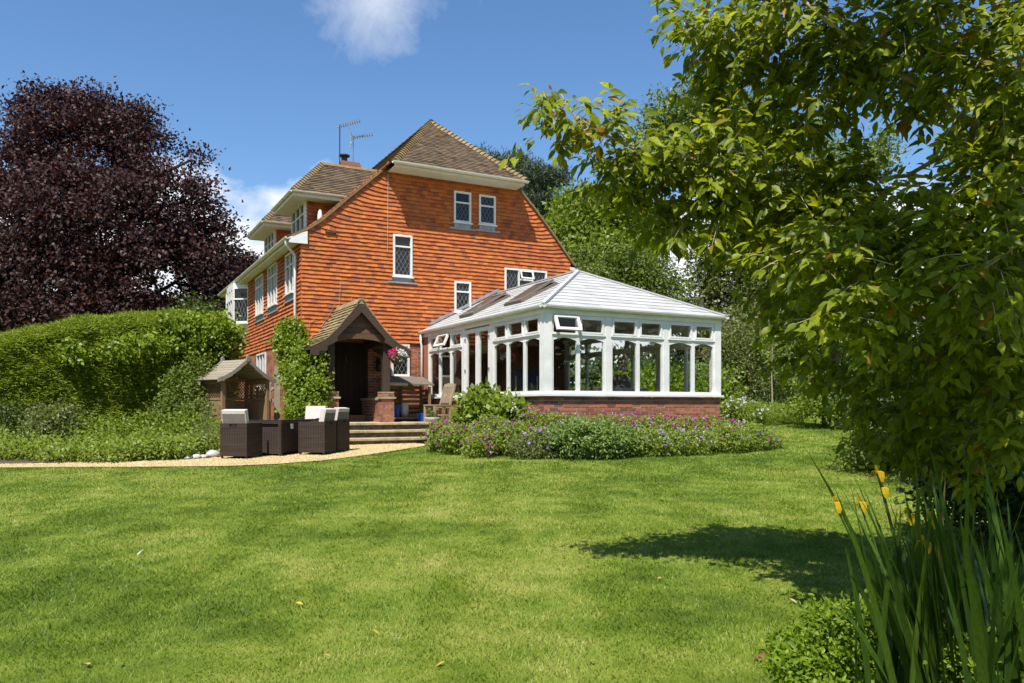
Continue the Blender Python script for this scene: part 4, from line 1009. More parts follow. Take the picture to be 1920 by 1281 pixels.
octv = np.array([(1, 0, 0), (0, 1, 0), (-1, 0, 0), (0, -1, 0), (0, 0, .8)], float); octf = np.array([(0, 1, 4), (1, 2, 4), (2, 3, 4), (3, 0, 4)])
sz = rs.uniform(.007, .017, (NP, 1, 1)); th = rs.rand(NP) * 6.28; cs, sn = np.cos(th), np.sin(th)
rot = np.zeros((NP, 3, 3)); rot[:, 0, 0] = cs; rot[:, 0, 1] = -sn; rot[:, 1, 0] = sn; rot[:, 1, 1] = cs; rot[:, 2, 2] = 1
base = octv[None] * np.stack([rs.uniform(.7, 1.4, NP), rs.uniform(.7, 1.1, NP), rs.uniform(.5, 1.2, NP)], -1)[:, None, :]
pv_ = np.einsum('nij,nkj->nki', rot, base) * sz + c[:, None, :]
peb = link('pebbles', np_mesh('pebbles', pv_.reshape(-1, 3), None, (octf[None] + (np.arange(NP) * 5)[:, None, None]).reshape(-1, 3), np.repeat(rs.rand(NP), 5)), M['pebble'])
tag(peb, 'loose golden gravel spread over the path and terrace', 'gravel', kind='stuff')
# soil of the flower bed in front of the conservatory
bedf = [(800, 838), (820, 846), (900, 852), (1000, 857), (1100, 861), (1180, 856), (1280, 847), (1380, 842), (1440, 838), (1458, 830), (1450, 812), (1420, 800)]
BED = [gpt(*p) for p in bedf]; inner = [Vector((3.0, -2.7, 0)), Vector((3.38, -3.0, 0)), Vector((3.38, -6.8, 0)), Vector((8.15, -6.83, 0)), Vector((8.5, -6.0, 0))]
m = MB(); m.poly([(p.x, p.y, float(ground(p.x, p.y)) + .03) for p in BED + inner[::-1]]); bed = m.build('flower_bed_soil', M['soil']); bed['kind'] = 'structure'
GPOLY = np.array([(p.x, p.y) for p in fs] + [(p.x, p.y) for p in bs[::-1]]); BPOLY = np.array([(p.x, p.y) for p in BED + inner[::-1]])
def inside(poly, x, y):
    r = np.zeros(len(x), bool); n = len(poly); j = n - 1
    for i in range(n):
        xi, yi = poly[i]; xj, yj = poly[j]
        c_ = ((yi > y) != (yj > y)) & (x < (xj - xi) * (y - yi) / (yj - yi + 1e-12) + xi); r ^= c_; j = i
    return r
bp_f = bk_[:7] + [gd(430, 20.0)]; bp_b = [gd(430, 24.0), gd(-190, 21.5)]
m = MB(); m.poly([(p.x, p.y, float(ground(p.x, p.y)) + .016) for p in bp_f + bp_b]); hb_ = m.build('hedge_bed_soil', M['soil']); hb_['kind'] = 'structure'
# ------------------------------------------------------------------ arbour
az = pt(441, 0, 20.6); ag = float(ground(az.x, az.y))
arb = thing('garden_arbour', 'wooden garden arbour with lattice sides and bell-cast boarded roof', 'arbour', (az.x, az.y, ag), R(24), world=False)
W2, D2, EH, RH = .64, .46, 1.56, 2.06
for sx in (-1, 1):
    for sy in (-1, 1): MB().box(sx * W2 - .04, sx * W2 + .04, sy * D2 - .04, sy * D2 + .04, -.05, EH + .06).build('post', M['wood'], arb)
    for i in range(5):
        y0 = -D2 + .045 + i * (2 * D2 - .09) / 5; MB().box(sx * W2 - .012, sx * W2 + .012, y0, y0 + (2 * D2 - .09) / 5 - .008, 0, 1.02).build('board', M['wood'], arb)
    MB().box(sx * W2 - .025, sx * W2 + .025, -D2 + .04, D2 - .04, 1.03, 1.09).build('rail', M['wood'], arb)
    MB().box(sx * W2 - .025, sx * W2 + .025, -D2 + .04, D2 - .04, EH - .12, EH).build('rail', M['wood'], arb)
    m = MB()
    for i in range(-4, 10):
        for s_ in (1, -1):
            y0 = -D2 + i * .095; y1 = y0 + .40
            if s_ < 0: y0, y1 = y1, y0
            ya, yb = max(min(y0, y1), -D2 + .04), min(max(y0, y1), D2 - .04)
            if yb - ya < .03: continue
            f = lambda y: 1.09 + (y - y0) / (y1 - y0) * .40
            m.bar((sx * W2 + .007 * s_, ya, f(ya)), (sx * W2 + .007 * s_, yb, f(yb)), .012, .022, (1, 0, 0))
    m.build('lattice', M['wood'], arb)
for i in range(8):
    x0 = -W2 + .045 + i * (2 * W2 - .09) / 8; MB().box(x0, x0 + (2 * W2 - .09) / 8 - .008, D2 - .012, D2 + .012, 0, 1.02).build('board', M['wood'], arb)
MB().box(-W2 + .04, W2 - .04, D2 - .025, D2 + .025, 1.03, 1.09).build('rail', M['wood'], arb); MB().box(-W2 + .04, W2 - .04, D2 - .025, D2 + .025, EH - .04, EH + .05).build('rail', M['wood'], arb)
MB().box(-.035, .035, D2 - .028, D2 + .028, 1.09, EH - .04).build('mullion', M['wood'], arb)
m = MB()
for i in range(-6, 16):
    for s_ in (1, -1):
        x0 = -W2 + i * .085; x1 = x0 + .47
        if s_ < 0: x0, x1 = x1, x0
        xa, xb = max(min(x0, x1), -W2 + .04), min(max(x0, x1), W2 - .04)
        if xb - xa < .03: continue
        f = lambda x: 1.09 + (x - x0) / (x1 - x0) * .47
        m.bar((xa, D2 + .007 * s_, f(xa)), (xb, D2 + .007 * s_, f(xb)), .012, .020, (0, 1, 0))
m.build('lattice', M['wood'], arb)
for i in range(4): MB().box(-W2 + .02, W2 - .02, -.18 + i * .135, -.06 + i * .135, .43, .455).build('seat_slat', M['wood'], arb)
MB().box(-W2 + .02, W2 - .02, -.19, -.165, .30, .43).build('seat_apron', M['wood'], arb)
ap = [(-.84, 1.53), (-.66, 1.59), (-.44, 1.71), (-.2, 1.89), (0, RH)]
for sg in (-1, 1):
    pr_ = [(-sg * x, z) for x, z in ap]; s_ = arc(pr_); nb = 9
    for i in range(nb):
        a_, b_ = s_[-1] * i / nb, s_[-1] * (i + 1) / nb
        P_ = lambda t: (float(np.interp(t, s_, [p[0] for p in pr_])), float(np.interp(t, s_, [p[1] for p in pr_])))
        (xa, za), (xb, zb) = P_(a_), P_(b_ + .006)
        MB().prism([(xa, -.54, za + .020), (xb, -.54, zb + .006), (xb, -.54, zb - .012), (xa, -.54, za + .0)], (0, 1.08, 0)).build('roof_board', M['grey_wood'], arb)
    for y in (-.575, .545):
        bgd = MB()
        for (a_, b_) in zip(pr_[:-1], pr_[1:]): bgd.prism([(a_[0], y, a_[1] + .045), (b_[0], y, b_[1] + .045), (b_[0], y, b_[1] - .075), (a_[0], y, a_[1] - .055)], (0, .03, 0))
        bgd.build('bargeboard', M['grey_wood'], arb)
for y in (-.585, .55): MB().prism([(-.05, y, RH - .05), (.05, y, RH - .05), (.045, y, RH + .07), (0, y, RH + .12), (-.045, y, RH + .07)], (0, .045, 0)).build('finial', M['grey_wood'], arb)
# ------------------------------------------------------------------ weathered gate beside the arbour
gp_ = gd(516, 21.6); gt = thing('garden_gate', 'weathered grey wooden gate with rounded pickets between arbour and shrub', 'gate', gp_, R(-10), world=False)
def picket(x, w_, h_, y=0, th=.05):
    pts = [(x - w_ / 2, y, -.03), (x + w_ / 2, y, -.03), (x + w_ / 2, y, h_ - w_ / 2)] + [(x + w_ / 2 * math.cos(t), y, h_ - w_ / 2 + w_ / 2 * math.sin(t)) for t in np.linspace(.3, 2.84, 6)] + [(x - w_ / 2, y, h_ - w_ / 2)]
    return MB().prism(pts, (0, th, 0))
picket(.05, .15, 1.98, 0, .14).build('gate_post', M['grey_wood'], gt)
for i, (x, h_) in enumerate(((-.16, 1.60), (-.31, 1.45), (-.46, 1.38), (-.61, 1.45))): picket(x, .085, h_, .02).build('picket', M['grey_wood'], gt)
for z in (.35, .98): MB().box(-.66, -.03, .07, .11, z, z + .09).build('rail', M['grey_wood'], gt)
MB().tube([(-.66, .05, 1.16), (-.45, .05, 1.12), (-.2, .05, 1.20), (-.03, .05, 1.36)], .035, 6).build('curved_top_rail', M['grey_wood'], gt)
# ------------------------------------------------------------------ wicker dining set
n1v, n2v = Vector((-.64, -.77, 0)).normalized(), Vector((.77, -.64, 0)).normalized()
def cube_chair(pos, rz, label):
    t_ = thing('wicker_chair', label, 'chair', (pos.x, pos.y, float(ground(pos.x, pos.y)) + .012), rz, 'cube wicker chairs round the glass table', world=False)
    w_, d_, h_ = .275, .28, .655
    MB().prism([(-w_, -d_, .04), (w_, -d_, .04), (w_, -d_, h_), (.085, -d_, h_), (.085, -d_, h_ - .045), (.06, -d_, h_ - .075), (-.06, -d_, h_ - .075), (-.085, -d_, h_ - .045), (-.085, -d_, h_), (-w_, -d_, h_)], (0, .035, 0)).build('back_panel', M['wicker'], t_)
    MB().box(-.085, .085, -d_ + .003, -d_ + .03, h_ - .018, h_).build('handle_rim', M['wicker'], t_)
    MB().prism([(-.085, -d_ + .006, h_ - .045), (.085, -d_ + .006, h_ - .045), (.06, -d_ + .006, h_ - .075), (-.06, -d_ + .006, h_ - .075)], (0, .02, 0)).build('handle_slot', M['black'], t_)
    for s_ in (-1, 1): MB().box(s_ * w_ - (.035 if s_ > 0 else 0), s_ * w_ + (.035 if s_ < 0 else 0), -d_ + .036, d_, .04, h_ - .001).build('side_panel', M['wicker'], t_)
    MB().box(-w_ + .036, w_ - .036, -d_ + .036, d_ - .02, .05, .36).build('seat_box', M['wicker'], t_)
    MB().box(-w_ + .04, w_ - .04, -d_ + .05, d_ - .0, .361, .43).build('seat_cushion', M['cushion'], t_, bevel=.02)
    tl = Matrix.Translation((0, -d_ + .06, h_ - .02)) @ Matrix.Rotation(R(10), 4, 'X')
    MB().box(-.235, .235, -.03, .0, 0, .255, M=tl).build('backrest', M['cushion_back'], t_, bevel=.008)
    bc = MB().box(-.24, .24, .001, .085, -.12, .275, M=tl).box(-.24, .24, -.032, .002, .20, .275, M=tl).box(.232, .246, -.03, .002, .0, .20, M=tl).box(-.246, -.232, -.03, .002, .0, .20, M=tl)
    bc.build('back_cushion', M['cushion'], t_, bevel=.018)
    for sx in (-1, 1):
        for sy in (-1, 1): MB().box(sx * .25 - .015, sx * .25 + .015, sy * .25 - .015, sy * .25 + .015, 0, .04).build('foot', M['black'], t_)
    return t_
cA = gpt(463, 862) - n2v * .275 - n1v * .28; cB = gpt(608, 855) - n2v * .275 - n1v * .28; cC = cB - n1v * .66
tcn = Vector((-1.42, -4.25, 0)); cD = tcn - n1v * 1.32 + n2v * .05
cube_chair(cA, R(-40), 'brown wicker cube chair standing alone nearest the arbour, its back to the lawn')
cube_chair(cB, R(50), 'brown wicker cube chair beside the table, farther from the steps than its twin')
cube_chair(cC, R(47), 'brown wicker cube chair standing nearest the stone steps')
cube_chair(cD, R(140), 'wicker chair across the table with its white back cushion facing the lawn')
tz_ = float(ground(tcn.x, tcn.y)) + .012
tt = thing('dining_table', 'brown wicker dining table with dark glass top on the gravel', 'table', (tcn.x, tcn.y, tz_), math.atan2(-n1v.y, -n1v.x), world=False)
def glass_top():
    m_, nt, n, l, b = nodes_mat('smoked_glass'); b.inputs['Base Color'].default_value = (.03, .03, .03, 1); b.inputs['Roughness'].default_value = .04; b.inputs['Specular IOR Level'].default_value = .7
    bump(nt, b, noise(nt, 2.0, 2), .02, .01); return m_
MB().box(-.95, .95, -.50, .50, .672, .682).build('glass_top', glass_top(), tt, bevel=.003)
MB().box(-.97, .97, -.52, .52, .61, .67).build('frame', M['wicker'], tt)
for sx in (-1, 1):
    MB().prism([(sx * .93, -.48, .02), (sx * .93, .48, .02), (sx * .93, .48, .61), (sx * .93, -.48, .61)], (-sx * .045, 0, 0)).build('end_panel', M['wicker'], tt)
    for sy in (-1, 1): MB().box(sx * .945 - .03, sx * .945 + .03, sy * .485 - .03, sy * .485 + .03, 0, .61).build('leg', M['wicker'], tt)
for sy in (-1, 1): MB().box(-.884, .884, sy * .46 - .015, sy * .46 + .015, .03, .609).build('side_panel', M['wicker'], tt)
MB().box(-.60, -.50, -.527, -.522, .50, .60).build('paper_tag', M['white'], tt)
# ------------------------------------------------------------------ small things about the terrace
def lump(name, label, cat, p, r, mat, seed, group=None, sq=.6):
    t_ = thing(name, label, cat, (p.x, p.y, p.z), 0, group)
    rg_ = np.random.RandomState(seed); m = MB(); nu, nv = 9, 6; vs_ = []
    ph = rg_.rand(6) * 6
    for i in range(nv + 1):
        for j in range(nu):
            a_, b_ = math.pi * i / nv, 2 * math.pi * j / nu; k = 1 + .16 * math.sin(2 * b_ + ph[0] + a_) + .10 * math.sin(3 * b_ + ph[1]) * math.sin(2 * a_ + ph[2]) + rg_.uniform(-.05, .05) * (0 < i < nv)
            vs_.append((p.x + r * k * math.sin(a_) * math.cos(b_) * 1.25, p.y + r * k * math.sin(a_) * math.sin(b_), p.z + r * sq * .75 + r * sq * k * math.cos(a_)))
    m.v = vs_
    for i in range(nv):
        for j in range(nu): j2 = (j + 1) % nu; m.f.append((i * nu + j, i * nu + j2, (i + 1) * nu + j2, (i + 1) * nu + j))
    m.build('stone_body', mat, t_, smooth=True)
for i, (u, v, r_) in enumerate(((400, 858, .13), (381, 860, .07), (368, 861, .085), (352, 862, .06))):
    lump('stone', 'large pale grey stone at the gravel edge beside the wicker chair' if i == 0 else 'small pale edging stone between gravel and low planting', 'stone', gpt(u, v), r_, M['rock'], i, 'edging stones by the gravel')
lump('stump', 'rusty orange lump of cut stump at the lawn edge by the privet', 'stump', gpt(1437, 1238), .055, M['stump'], 9, None, .4)
tp = gpt(668, 834); tp_ = thing('flower_pot', 'small terracotta pot at the foot of the stone steps', 'pot', tp)
MB().lathe(tp, [(.05, 0), (.07, .13), (.08, .13), (.08, .165), (.065, .165), (.055, .10)]).build('pot_body', M['terracotta'], tp_)
# ------------------------------------------------------------------ fence and gate far right
f0 = gd(1455, 27.5); f1 = gd(1560, 28.5)
fn = thing('wooden_fence', 'pale wooden fence with flat rails behind the shrubs at lawn end', 'fence', f0)
dirf = (f1 - f0); nf = 3
for i in range(nf + 1):
    p = f0 + dirf * (i / nf); zg = float(ground(p.x, p.y)); MB().box(p.x - .09, p.x + .09, p.y - .09, p.y + .09, zg - .1, zg + 1.45).build('post', M['grey_wood'], fn)
for z, h_ in ((1.36, .16), (1.10, .13), (.72, .13), (.34, .13)): MB().bar(f0 + Vector((0, -.11, z)), f1 + Vector((0, -.11, z)), .04, h_).build('rail', M['grey_wood'], fn)
for i in range(22):
    p = f0 + dirf * ((i + .5) / 22); zg = float(ground(p.x, p.y)); MB().box(p.x - .07, p.x + .07, p.y + .095, p.y + .115, zg, zg + 1.30 - .01 * (i % 3)).build('board', M['bark'], fn)
# utility wires over the back of the garden
for k, (va, vb, lb) in enumerate(((478, 468, 'lower pale utility wire crossing the sky behind the trees'), (440, 428, 'upper pale utility wire crossing the sky behind the trees'))):
    a, b = pt(1000, va + 10, 62), pt(1750, vb, 50)
    wr = MB().tube([a.lerp(b, t) - Vector((0, 0, .9 * math.sin(math.pi * t))) for t in np.linspace(0, 1, 9)], .013, 5).build('utility_wire', M['metal']); tag(wr, lb, 'wire')
# ------------------------------------------------------------------ plants
def unit(a): return a / (np.linalg.norm(a, axis=1, keepdims=True) + 1e-9)
LEAF4 = (np.array([(0, 0, 0), (.5, .42, .10), (0, 1, -.06), (-.5, .42, .10)]), np.array([(0, 1, 2, 3)]), None)
LEAF8 = (np.array([(0, 0, 0), (.36, .20, .05), (.5, .45, .05), (.26, .76, -.03), (0, 1.0, -.16), (-.26, .76, -.03), (-.5, .45, .05), (-.36, .20, .05), (0, .33, -.015), (0, .68, -.06)]),
         np.array([(8, 1, 2, 9), (9, 6, 7, 8), (9, 2, 3, 4), (4, 5, 6, 9)]), np.array([(0, 1, 8), (0, 8, 7)]))
def leaves(name, P, A, Nr, L, W, mat, parent, rng, shape=LEAF4, rnd=None):
    n = len(P); A = unit(A); S = unit(np.cross(Nr, A)); Z = np.cross(A, S)
    v, q, t = shape; L = L.reshape(-1, 1, 1); W = W.reshape(-1, 1, 1)
    V = P[:, None, :] + S[:, None, :] * v[None, :, 0:1] * W + A[:, None, :] * v[None, :, 1:2] * L + Z[:, None, :] * v[None, :, 2:3] * L
    off = ORIG.get(parent.name, Vector()) if parent is not None else Vector(); V = V - np.array(off)[None, None]
    k = len(v); o = (np.arange(n) * k)[:, None, None]
    rn = np.repeat(rng.rand(n) if rnd is None else rnd, k)
    return link(name, np_mesh(name, V.reshape(-1, 3), (q[None] + o).reshape(-1, 4), None if t is None else (t[None] + o).reshape(-1, 3), rn), mat, parent)
LIGHT = np.array([-.55, -.55, .75])   # leaves turn their faces to the light
def scatter(rng, lobes, ncl, per, cr, shell=.5, flat=.65, zmin=None):
    """clump centres through the outer shell of each lobe, leaves gathered round them"""
    C = np.array([l[0] for l in lobes], float); Rr = np.array([l[1] for l in lobes], float); vol = np.prod(Rr, 1) ** .72; k = rng.choice(len(lobes), ncl, p=vol / vol.sum())
    d = unit(rng.randn(ncl, 3)); r = shell + (1 - shell) * rng.rand(ncl, 1) ** .6
    cc = C[k] + d * r * Rr[k]
    P = np.repeat(cc, per, 0) + rng.randn(ncl * per, 3) * cr * np.array([1, 1, flat]); O = np.repeat(d, per, 0)
    if zmin is not None:
        ok = P[:, 2] > zmin; P, O = P[ok], O[ok]
    return P, O, cc
def foliage(name, lobes, ncl, per, cr, L, W, mat, parent, seed, shell=.5, up=.7, out=.6, droop=.15, flat=.65, zmin=None, shape=LEAF4):
    rng = np.random.RandomState(seed); P, O, cc = scatter(rng, lobes, ncl, per, cr, shell, flat, zmin); n = len(P)
    A = unit(O * out + rng.randn(n, 3) * .75 + np.array([0, 0, -droop])); Nr = unit(rng.randn(n, 3) * .55 + LIGHT * up + O * .30)
    o = leaves(name, P, A, Nr, L * rng.uniform(.65, 1.25, n), W * rng.uniform(.7, 1.2, n), mat, parent, rng, shape)
    return o, cc
def limb(mb, p, q, r0, r1, rng, bend=.12, n=6, sides=6):
    p, q = np.array(p), np.array(q); l = np.linalg.norm(q - p); ph = rng.randn(3) * bend * l; pts = []
    for i in range(n + 1):
        t = i / n; pts.append(tuple(p + (q - p) * t + ph * math.sin(math.pi * t) * (1 - .4 * t)))
    mb.tube(pts, [r0 + (r1 - r0) * i / n for i in range(n + 1)], sides); return pts
def tree(name, label, cat, base, h_split, lobes, leafargs, r0, bark, seed, group=None, twigs=40, mat2=None):
    t = thing(name, label, cat, base, 0, group); rng = np.random.RandomState(seed)
    mb = MB(); b = np.array(base); top = b + np.array([rng.randn() * .15, rng.randn() * .15, h_split])
    limb(mb, b - np.array([0, 0, .3]), top, r0, r0 * .7, rng, .03, 6, 9)
    hub = max(lobes, key=lambda l: l[0][2])[0]
    mid = top + (np.array(hub) - top) * .75; limb(mb, top, mid, r0 * .68, r0 * .18, rng, .05, 7, 7)
    f, cc = foliage('crown', lobes, mat=leafargs[-1], parent=t, seed=seed + 1, **leafargs[0])
    for (c, r) in lobes:
        c = np.array(c); s = top + (mid - top) * min(.9, max(0, (c[2] - top[2]) / max(.1, mid[2] - top[2]) * .6)); pts = limb(mb, s, c, r0 * .34, r0 * .09, rng, .12)
    for i in rng.choice(len(cc), min(twigs, len(cc)), replace=False):
        c = cc[i]; k = min(range(len(lobes)), key=lambda j: np.linalg.norm(np.array(lobes[j][0]) - c)); limb(mb, lobes[k][0], c, r0 * .10, r0 * .03, rng, .12, 4, 4)
    mb.build('trunk', bark, t, smooth=True)
    return t
def lob(u, v, d, ru, rv=None, rd=None):
    s = d / F; p = pt(u, v, d); rv = rv or ru; return (tuple(p), (ru * s, (rd or ru) * s, rv * s))
# --- copper beech
B = [lob(150, 300, 38, 130, 120), lob(60, 330, 37, 105, 80), lob(235, 290, 37.5, 80, 90), lob(300, 400, 36.5, 105, 100), lob(180, 420, 35, 140, 110), lob(30, 450, 36, 130, 100), lob(365, 430, 37, 48, 80),
     lob(120, 540, 35, 150, 95), lob(290, 530, 35, 130, 90), lob(395, 490, 37, 52, 60), lob(-60, 540, 36, 110, 120), lob(400, 560, 38, 60, 60), lob(130, 215, 39, 95, 45), lob(70, 265, 39, 50, 35), lob(215, 230, 39, 50, 45), lob(20, 600, 34, 120, 60), lob(220, 610, 34, 150, 60), lob(360, 300, 38, 18, 30), lob(100, 195, 39, 40, 22), lob(180, 185, 39, 40, 20), lob(40, 215, 39, 25, 16), lob(10, 285, 38, 30, 20), lob(265, 215, 38.5, 22, 25), lob(430, 440, 37, 22, 28), lob(425, 510, 37, 30, 20)]
bb = gd(160, 37)
tree('copper_beech', 'huge dark purple copper beech rising behind the clipped hedge', 'tree', tuple(bb), 4.0, B, (dict(ncl=1950, per=60, cr=.44, L=.20, W=.125, shell=.55, up=.55, droop=.2, flat=.38), M['lf_beech']), .55, M['bark_dark'], 100, twigs=120)
B2 = [lob(455, 520, 44, 45, 45), lob(480, 560, 44, 40, 50), lob(420, 590, 43, 50, 50)]
tree('copper_beech', 'smaller purple beech showing between the big beech and the house eaves', 'tree', tuple(gd(455, 44)), 3, B2, (dict(ncl=330, per=26, cr=.36, L=.26, W=.16, shell=.3), M['lf_beech']), .3, M['bark_dark'], 110, twigs=20)
B3 = [lob(370, 600, 33, 45, 40), lob(330, 620, 33, 60, 30)]
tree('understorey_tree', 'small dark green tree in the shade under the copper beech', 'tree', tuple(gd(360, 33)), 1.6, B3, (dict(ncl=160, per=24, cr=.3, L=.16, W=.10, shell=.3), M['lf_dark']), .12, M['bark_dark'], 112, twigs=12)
# --- pine and broadleaved trees behind the house and conservatory
PN = [lob(905, 300, 47, 28, 16), lob(955, 315, 47, 45, 26), lob(1010, 335, 46, 48, 26), lob(1045, 335, 46, 20, 18), lob(1000, 375, 46, 42, 26), lob(985, 420, 46, 25, 25), lob(1035, 390, 46, 22, 26)]
tree('pine_tree', 'tall grey-green pine rising behind the right roof slope', 'tree', tuple(gd(985, 47)), 8, PN, (dict(ncl=520, per=34, cr=.26, L=.30, W=.05, shell=.2, up=.3, droop=-.4, flat=.5), M['lf_pine']), .4, M['bark'], 120, twigs=70)
T1 = [lob(1100, 430, 34, 75, 60), lob(1180, 420, 34, 60, 50), lob(1065, 400, 35, 35, 38), lob(1150, 385, 34, 55, 34), lob(1090, 375, 35, 30, 28), lob(1225, 440, 33, 40, 40), lob(1130, 480, 33, 90, 45)]
tree('broadleaf_tree', 'tall light green tree directly behind the conservatory ridge', 'tree', tuple(gd(1140, 34)), 4, T1, (dict(ncl=900, per=26, cr=.30, L=.20, W=.12, shell=.35), M['lf_bright']), .28, M['bark'], 130, twigs=60)
T2 = [lob(1130, 545, 29, 85, 60), lob(1210, 540, 29, 70, 55), lob(1245, 580, 28.5, 45, 50), lob(1090, 510, 29.5, 45, 45), lob(1180, 500, 29, 60, 40)]
tree('round_tree', 'low rounded olive green tree close behind the conservatory roof', 'tree', tuple(gd(1170, 29)), 2, T2, (dict(ncl=800, per=28, cr=.24, L=.14, W=.07, shell=.4), M['lf_mid']), .2, M['bark'], 140, twigs=50)
T3 = [lob(1325, 470, 31, 32, 60), lob(1310, 560, 31, 30, 60), lob(1380, 520, 31, 55, 70), lob(1440, 560, 30, 60, 80), lob(1395, 430, 31, 45, 50), lob(1320, 640, 30, 50, 60), lob(1400, 640, 29, 65, 70), lob(1465, 640, 29, 60, 70)]
tree('ivy_clad_tree', 'ivy-clad tree with a dark trunk right of the conservatory roof', 'tree', tuple(gd(1330, 31)), 5, T3, (dict(ncl=1200, per=26, cr=.25, L=.15, W=.09, shell=.35), M['lf_olive']), .22, M['bark_dark'], 150, twigs=60)
T4 = [lob(1260, 215, 31, 55, 45), lob(1330, 190, 31, 60, 55), lob(1220, 275, 31, 45, 40), lob(1400, 240, 31, 90, 80), lob(1300, 280, 31, 80, 60), lob(1480, 330, 30, 110, 90), lob(1560, 450, 29.5, 130, 100), lob(1450, 440, 30, 90, 70), lob(1620, 300, 30, 60, 50), lob(1640, 560, 29, 130, 110), lob(1500, 570, 29.5, 90, 80)]
tree('poplar_tree', 'tall small-leaved tree standing behind the overhanging box elder', 'tree', tuple(gd(1570, 30)), 4.5, T4, (dict(ncl=2300, per=26, cr=.28, L=.15, W=.10, shell=.3), M['lf_mid']), .2, M['bark'], 160, twigs=90)
for k, (u, d, lobs, lab, mt, nc) in enumerate((
        (1400, 25.5, [lob(1385, 660, 25.5, 45, 55), lob(1430, 690, 25, 50, 60), lob(1380, 715, 25, 40, 45), lob(1440, 640, 26, 40, 45), lob(1350, 690, 25.5, 30, 40)], 'big loose olive shrub beside the conservatory corner', 'lf_olive', 420),
        (1470, 26.5, [lob(1475, 660, 26.5, 40, 50), lob(1495, 610, 26.5, 45, 50), lob(1470, 720, 26, 22, 35)], 'dark leafy shrub overhanging the wooden fence', 'lf_mid', 260),
        (1545, 21.5, [lob(1540, 730, 21.5, 45, 45), lob(1580, 740, 21, 55, 50), lob(1520, 760, 21, 35, 24), lob(1610, 770, 20.5, 45, 36)], 'bright green shrub by the fence end, its leaves reaching the grass', 'lf_bright', 380),
        (1640, 13.5, [lob(1620, 850, 13.5, 38, 34), lob(1670, 830, 13, 60, 50), lob(1720, 850, 13, 60, 44), lob(1600, 865, 13, 24, 22)], 'wispy pale shrub at the shaded lawn edge', 'lf_ger', 300),
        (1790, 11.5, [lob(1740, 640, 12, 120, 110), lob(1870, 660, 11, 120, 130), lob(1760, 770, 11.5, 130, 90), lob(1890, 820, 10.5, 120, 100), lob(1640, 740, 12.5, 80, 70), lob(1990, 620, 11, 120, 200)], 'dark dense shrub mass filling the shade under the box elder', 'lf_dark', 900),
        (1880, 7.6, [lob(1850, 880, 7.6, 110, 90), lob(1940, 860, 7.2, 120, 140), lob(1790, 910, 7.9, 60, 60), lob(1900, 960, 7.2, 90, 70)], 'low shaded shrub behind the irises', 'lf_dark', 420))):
    far = d > 18; tree('garden_shrub', lab, 'shrub', tuple(gd(u, d)), .5, lobs, (dict(ncl=nc, per=24, cr=.17 if far else .13, L=.11 if far else .075, W=.055 if far else .04, shell=.3), M[mt]), .06, M['bark'], 170 + k * 3, twigs=24)
sp = gd(1447, 23.2); st_ = thing('sapling', 'thin pale sapling stem standing at the lawn end', 'sapling', sp)
MB().tube([sp, sp + Vector((.02, 0, .7)), sp + Vector((-.01, 0, 1.5)), sp + Vector((.03, 0, 2.2))], [.022, .02, .016, .008], 6).build('stem', M['bark_pale'], st_)
foliage('crown', [(tuple(sp + Vector((0, 0, 2.1))), (.5, .5, .55))], 26, 16, .12, .09, .05, M['lf_bright'], st_, 191)
# far woodland that closes the horizon
rng = np.random.RandomState(200)
fw_l = []
for u in range(-900, 3000, 130):
    d = rng.uniform(60, 75); fw_l.append(lob(u, 740 - rng.uniform(20, 45), d, 110, 75))
for a in range(0, 360, 9):
    ang_ = R(a); dirv = (math.sin(ang_), math.cos(ang_)); rr_ = rng.uniform(46, 56); dp = dl(CAM[0] + dirv[0] * rr_, CAM[1] + dirv[1] * rr_)
    if dp[0] > 0 and abs(dp[1]) < dp[0] * 1.2: continue
    fw_l.append(((CAM[0] + dirv[0] * rr_, CAM[1] + dirv[1] * rr_, 4.2), (6, 6, rng.uniform(5, 7.5))))
wd, _ = foliage('far_woodland', fw_l, 5200, 22, .9, .65, .5, M['lf_dark'], None, 201, shell=.3); tag(wd, 'distant dark green woodland along the horizon', 'woodland', kind='stuff')
# laurel beyond the conservatory, seen through its glass
t = thing('laurel_hedge', 'glossy laurel hedge behind the conservatory seen through its panes', 'hedge', (10.6, -3.2, float(ground(10.6, -3.2))))
foliage('foliage', [((10.3 + .3 * math.sin(i), -7.2 + i * 1.0, .55 + .2 * math.sin(i * 2.3)), (.75, .75, 1.05)) for i in range(3, 9)], 700, 16, .14, .14, .065, M['lf_yellow'], t, 196, shell=.4)
mb = MB(); rngl = np.random.RandomState(3)
for i in range(3, 9): limb(mb, (10.35, -7.2 + i, float(ground(10.35, -7.2 + i)) - .1), (10.3, -7.2 + i + .1, .9), .04, .015, rngl)
mb.build('stem', M['bark'], t)
# --- clipped conifer hedge
hp0, hp1 = gd(-190, 19.2), gd(418, 22.6)
hed = thing('conifer_hedge', 'tall clipped green conifer hedge with a rounded top', 'hedge', tuple((hp0 + hp1) / 2))
rng = np.random.RandomState(300); ax = np.array(hp1 - hp0); HL = np.linalg.norm(ax[:2]); ax = ax / HL; nrm = np.array([ax[1], -ax[0], 0]);
if np.dot(nrm[:2], np.array([CAM[0] - hp0.x, CAM[1] - hp0.y])) < 0: nrm = -nrm
def hedge_top(s): return np.interp(s / HL, [0, .3, .55, .78, .93, 1.05], [2.5, 2.66, 3.1, 3.36, 3.28, 2.9]) + .035 * np.sin(s * 2.1) + .03 * np.sin(s * 5.3)
NH = 170000; s = rng.rand(NH) * (HL + .3); Ht = hedge_top(s); th = rng.rand(NH) ** .9
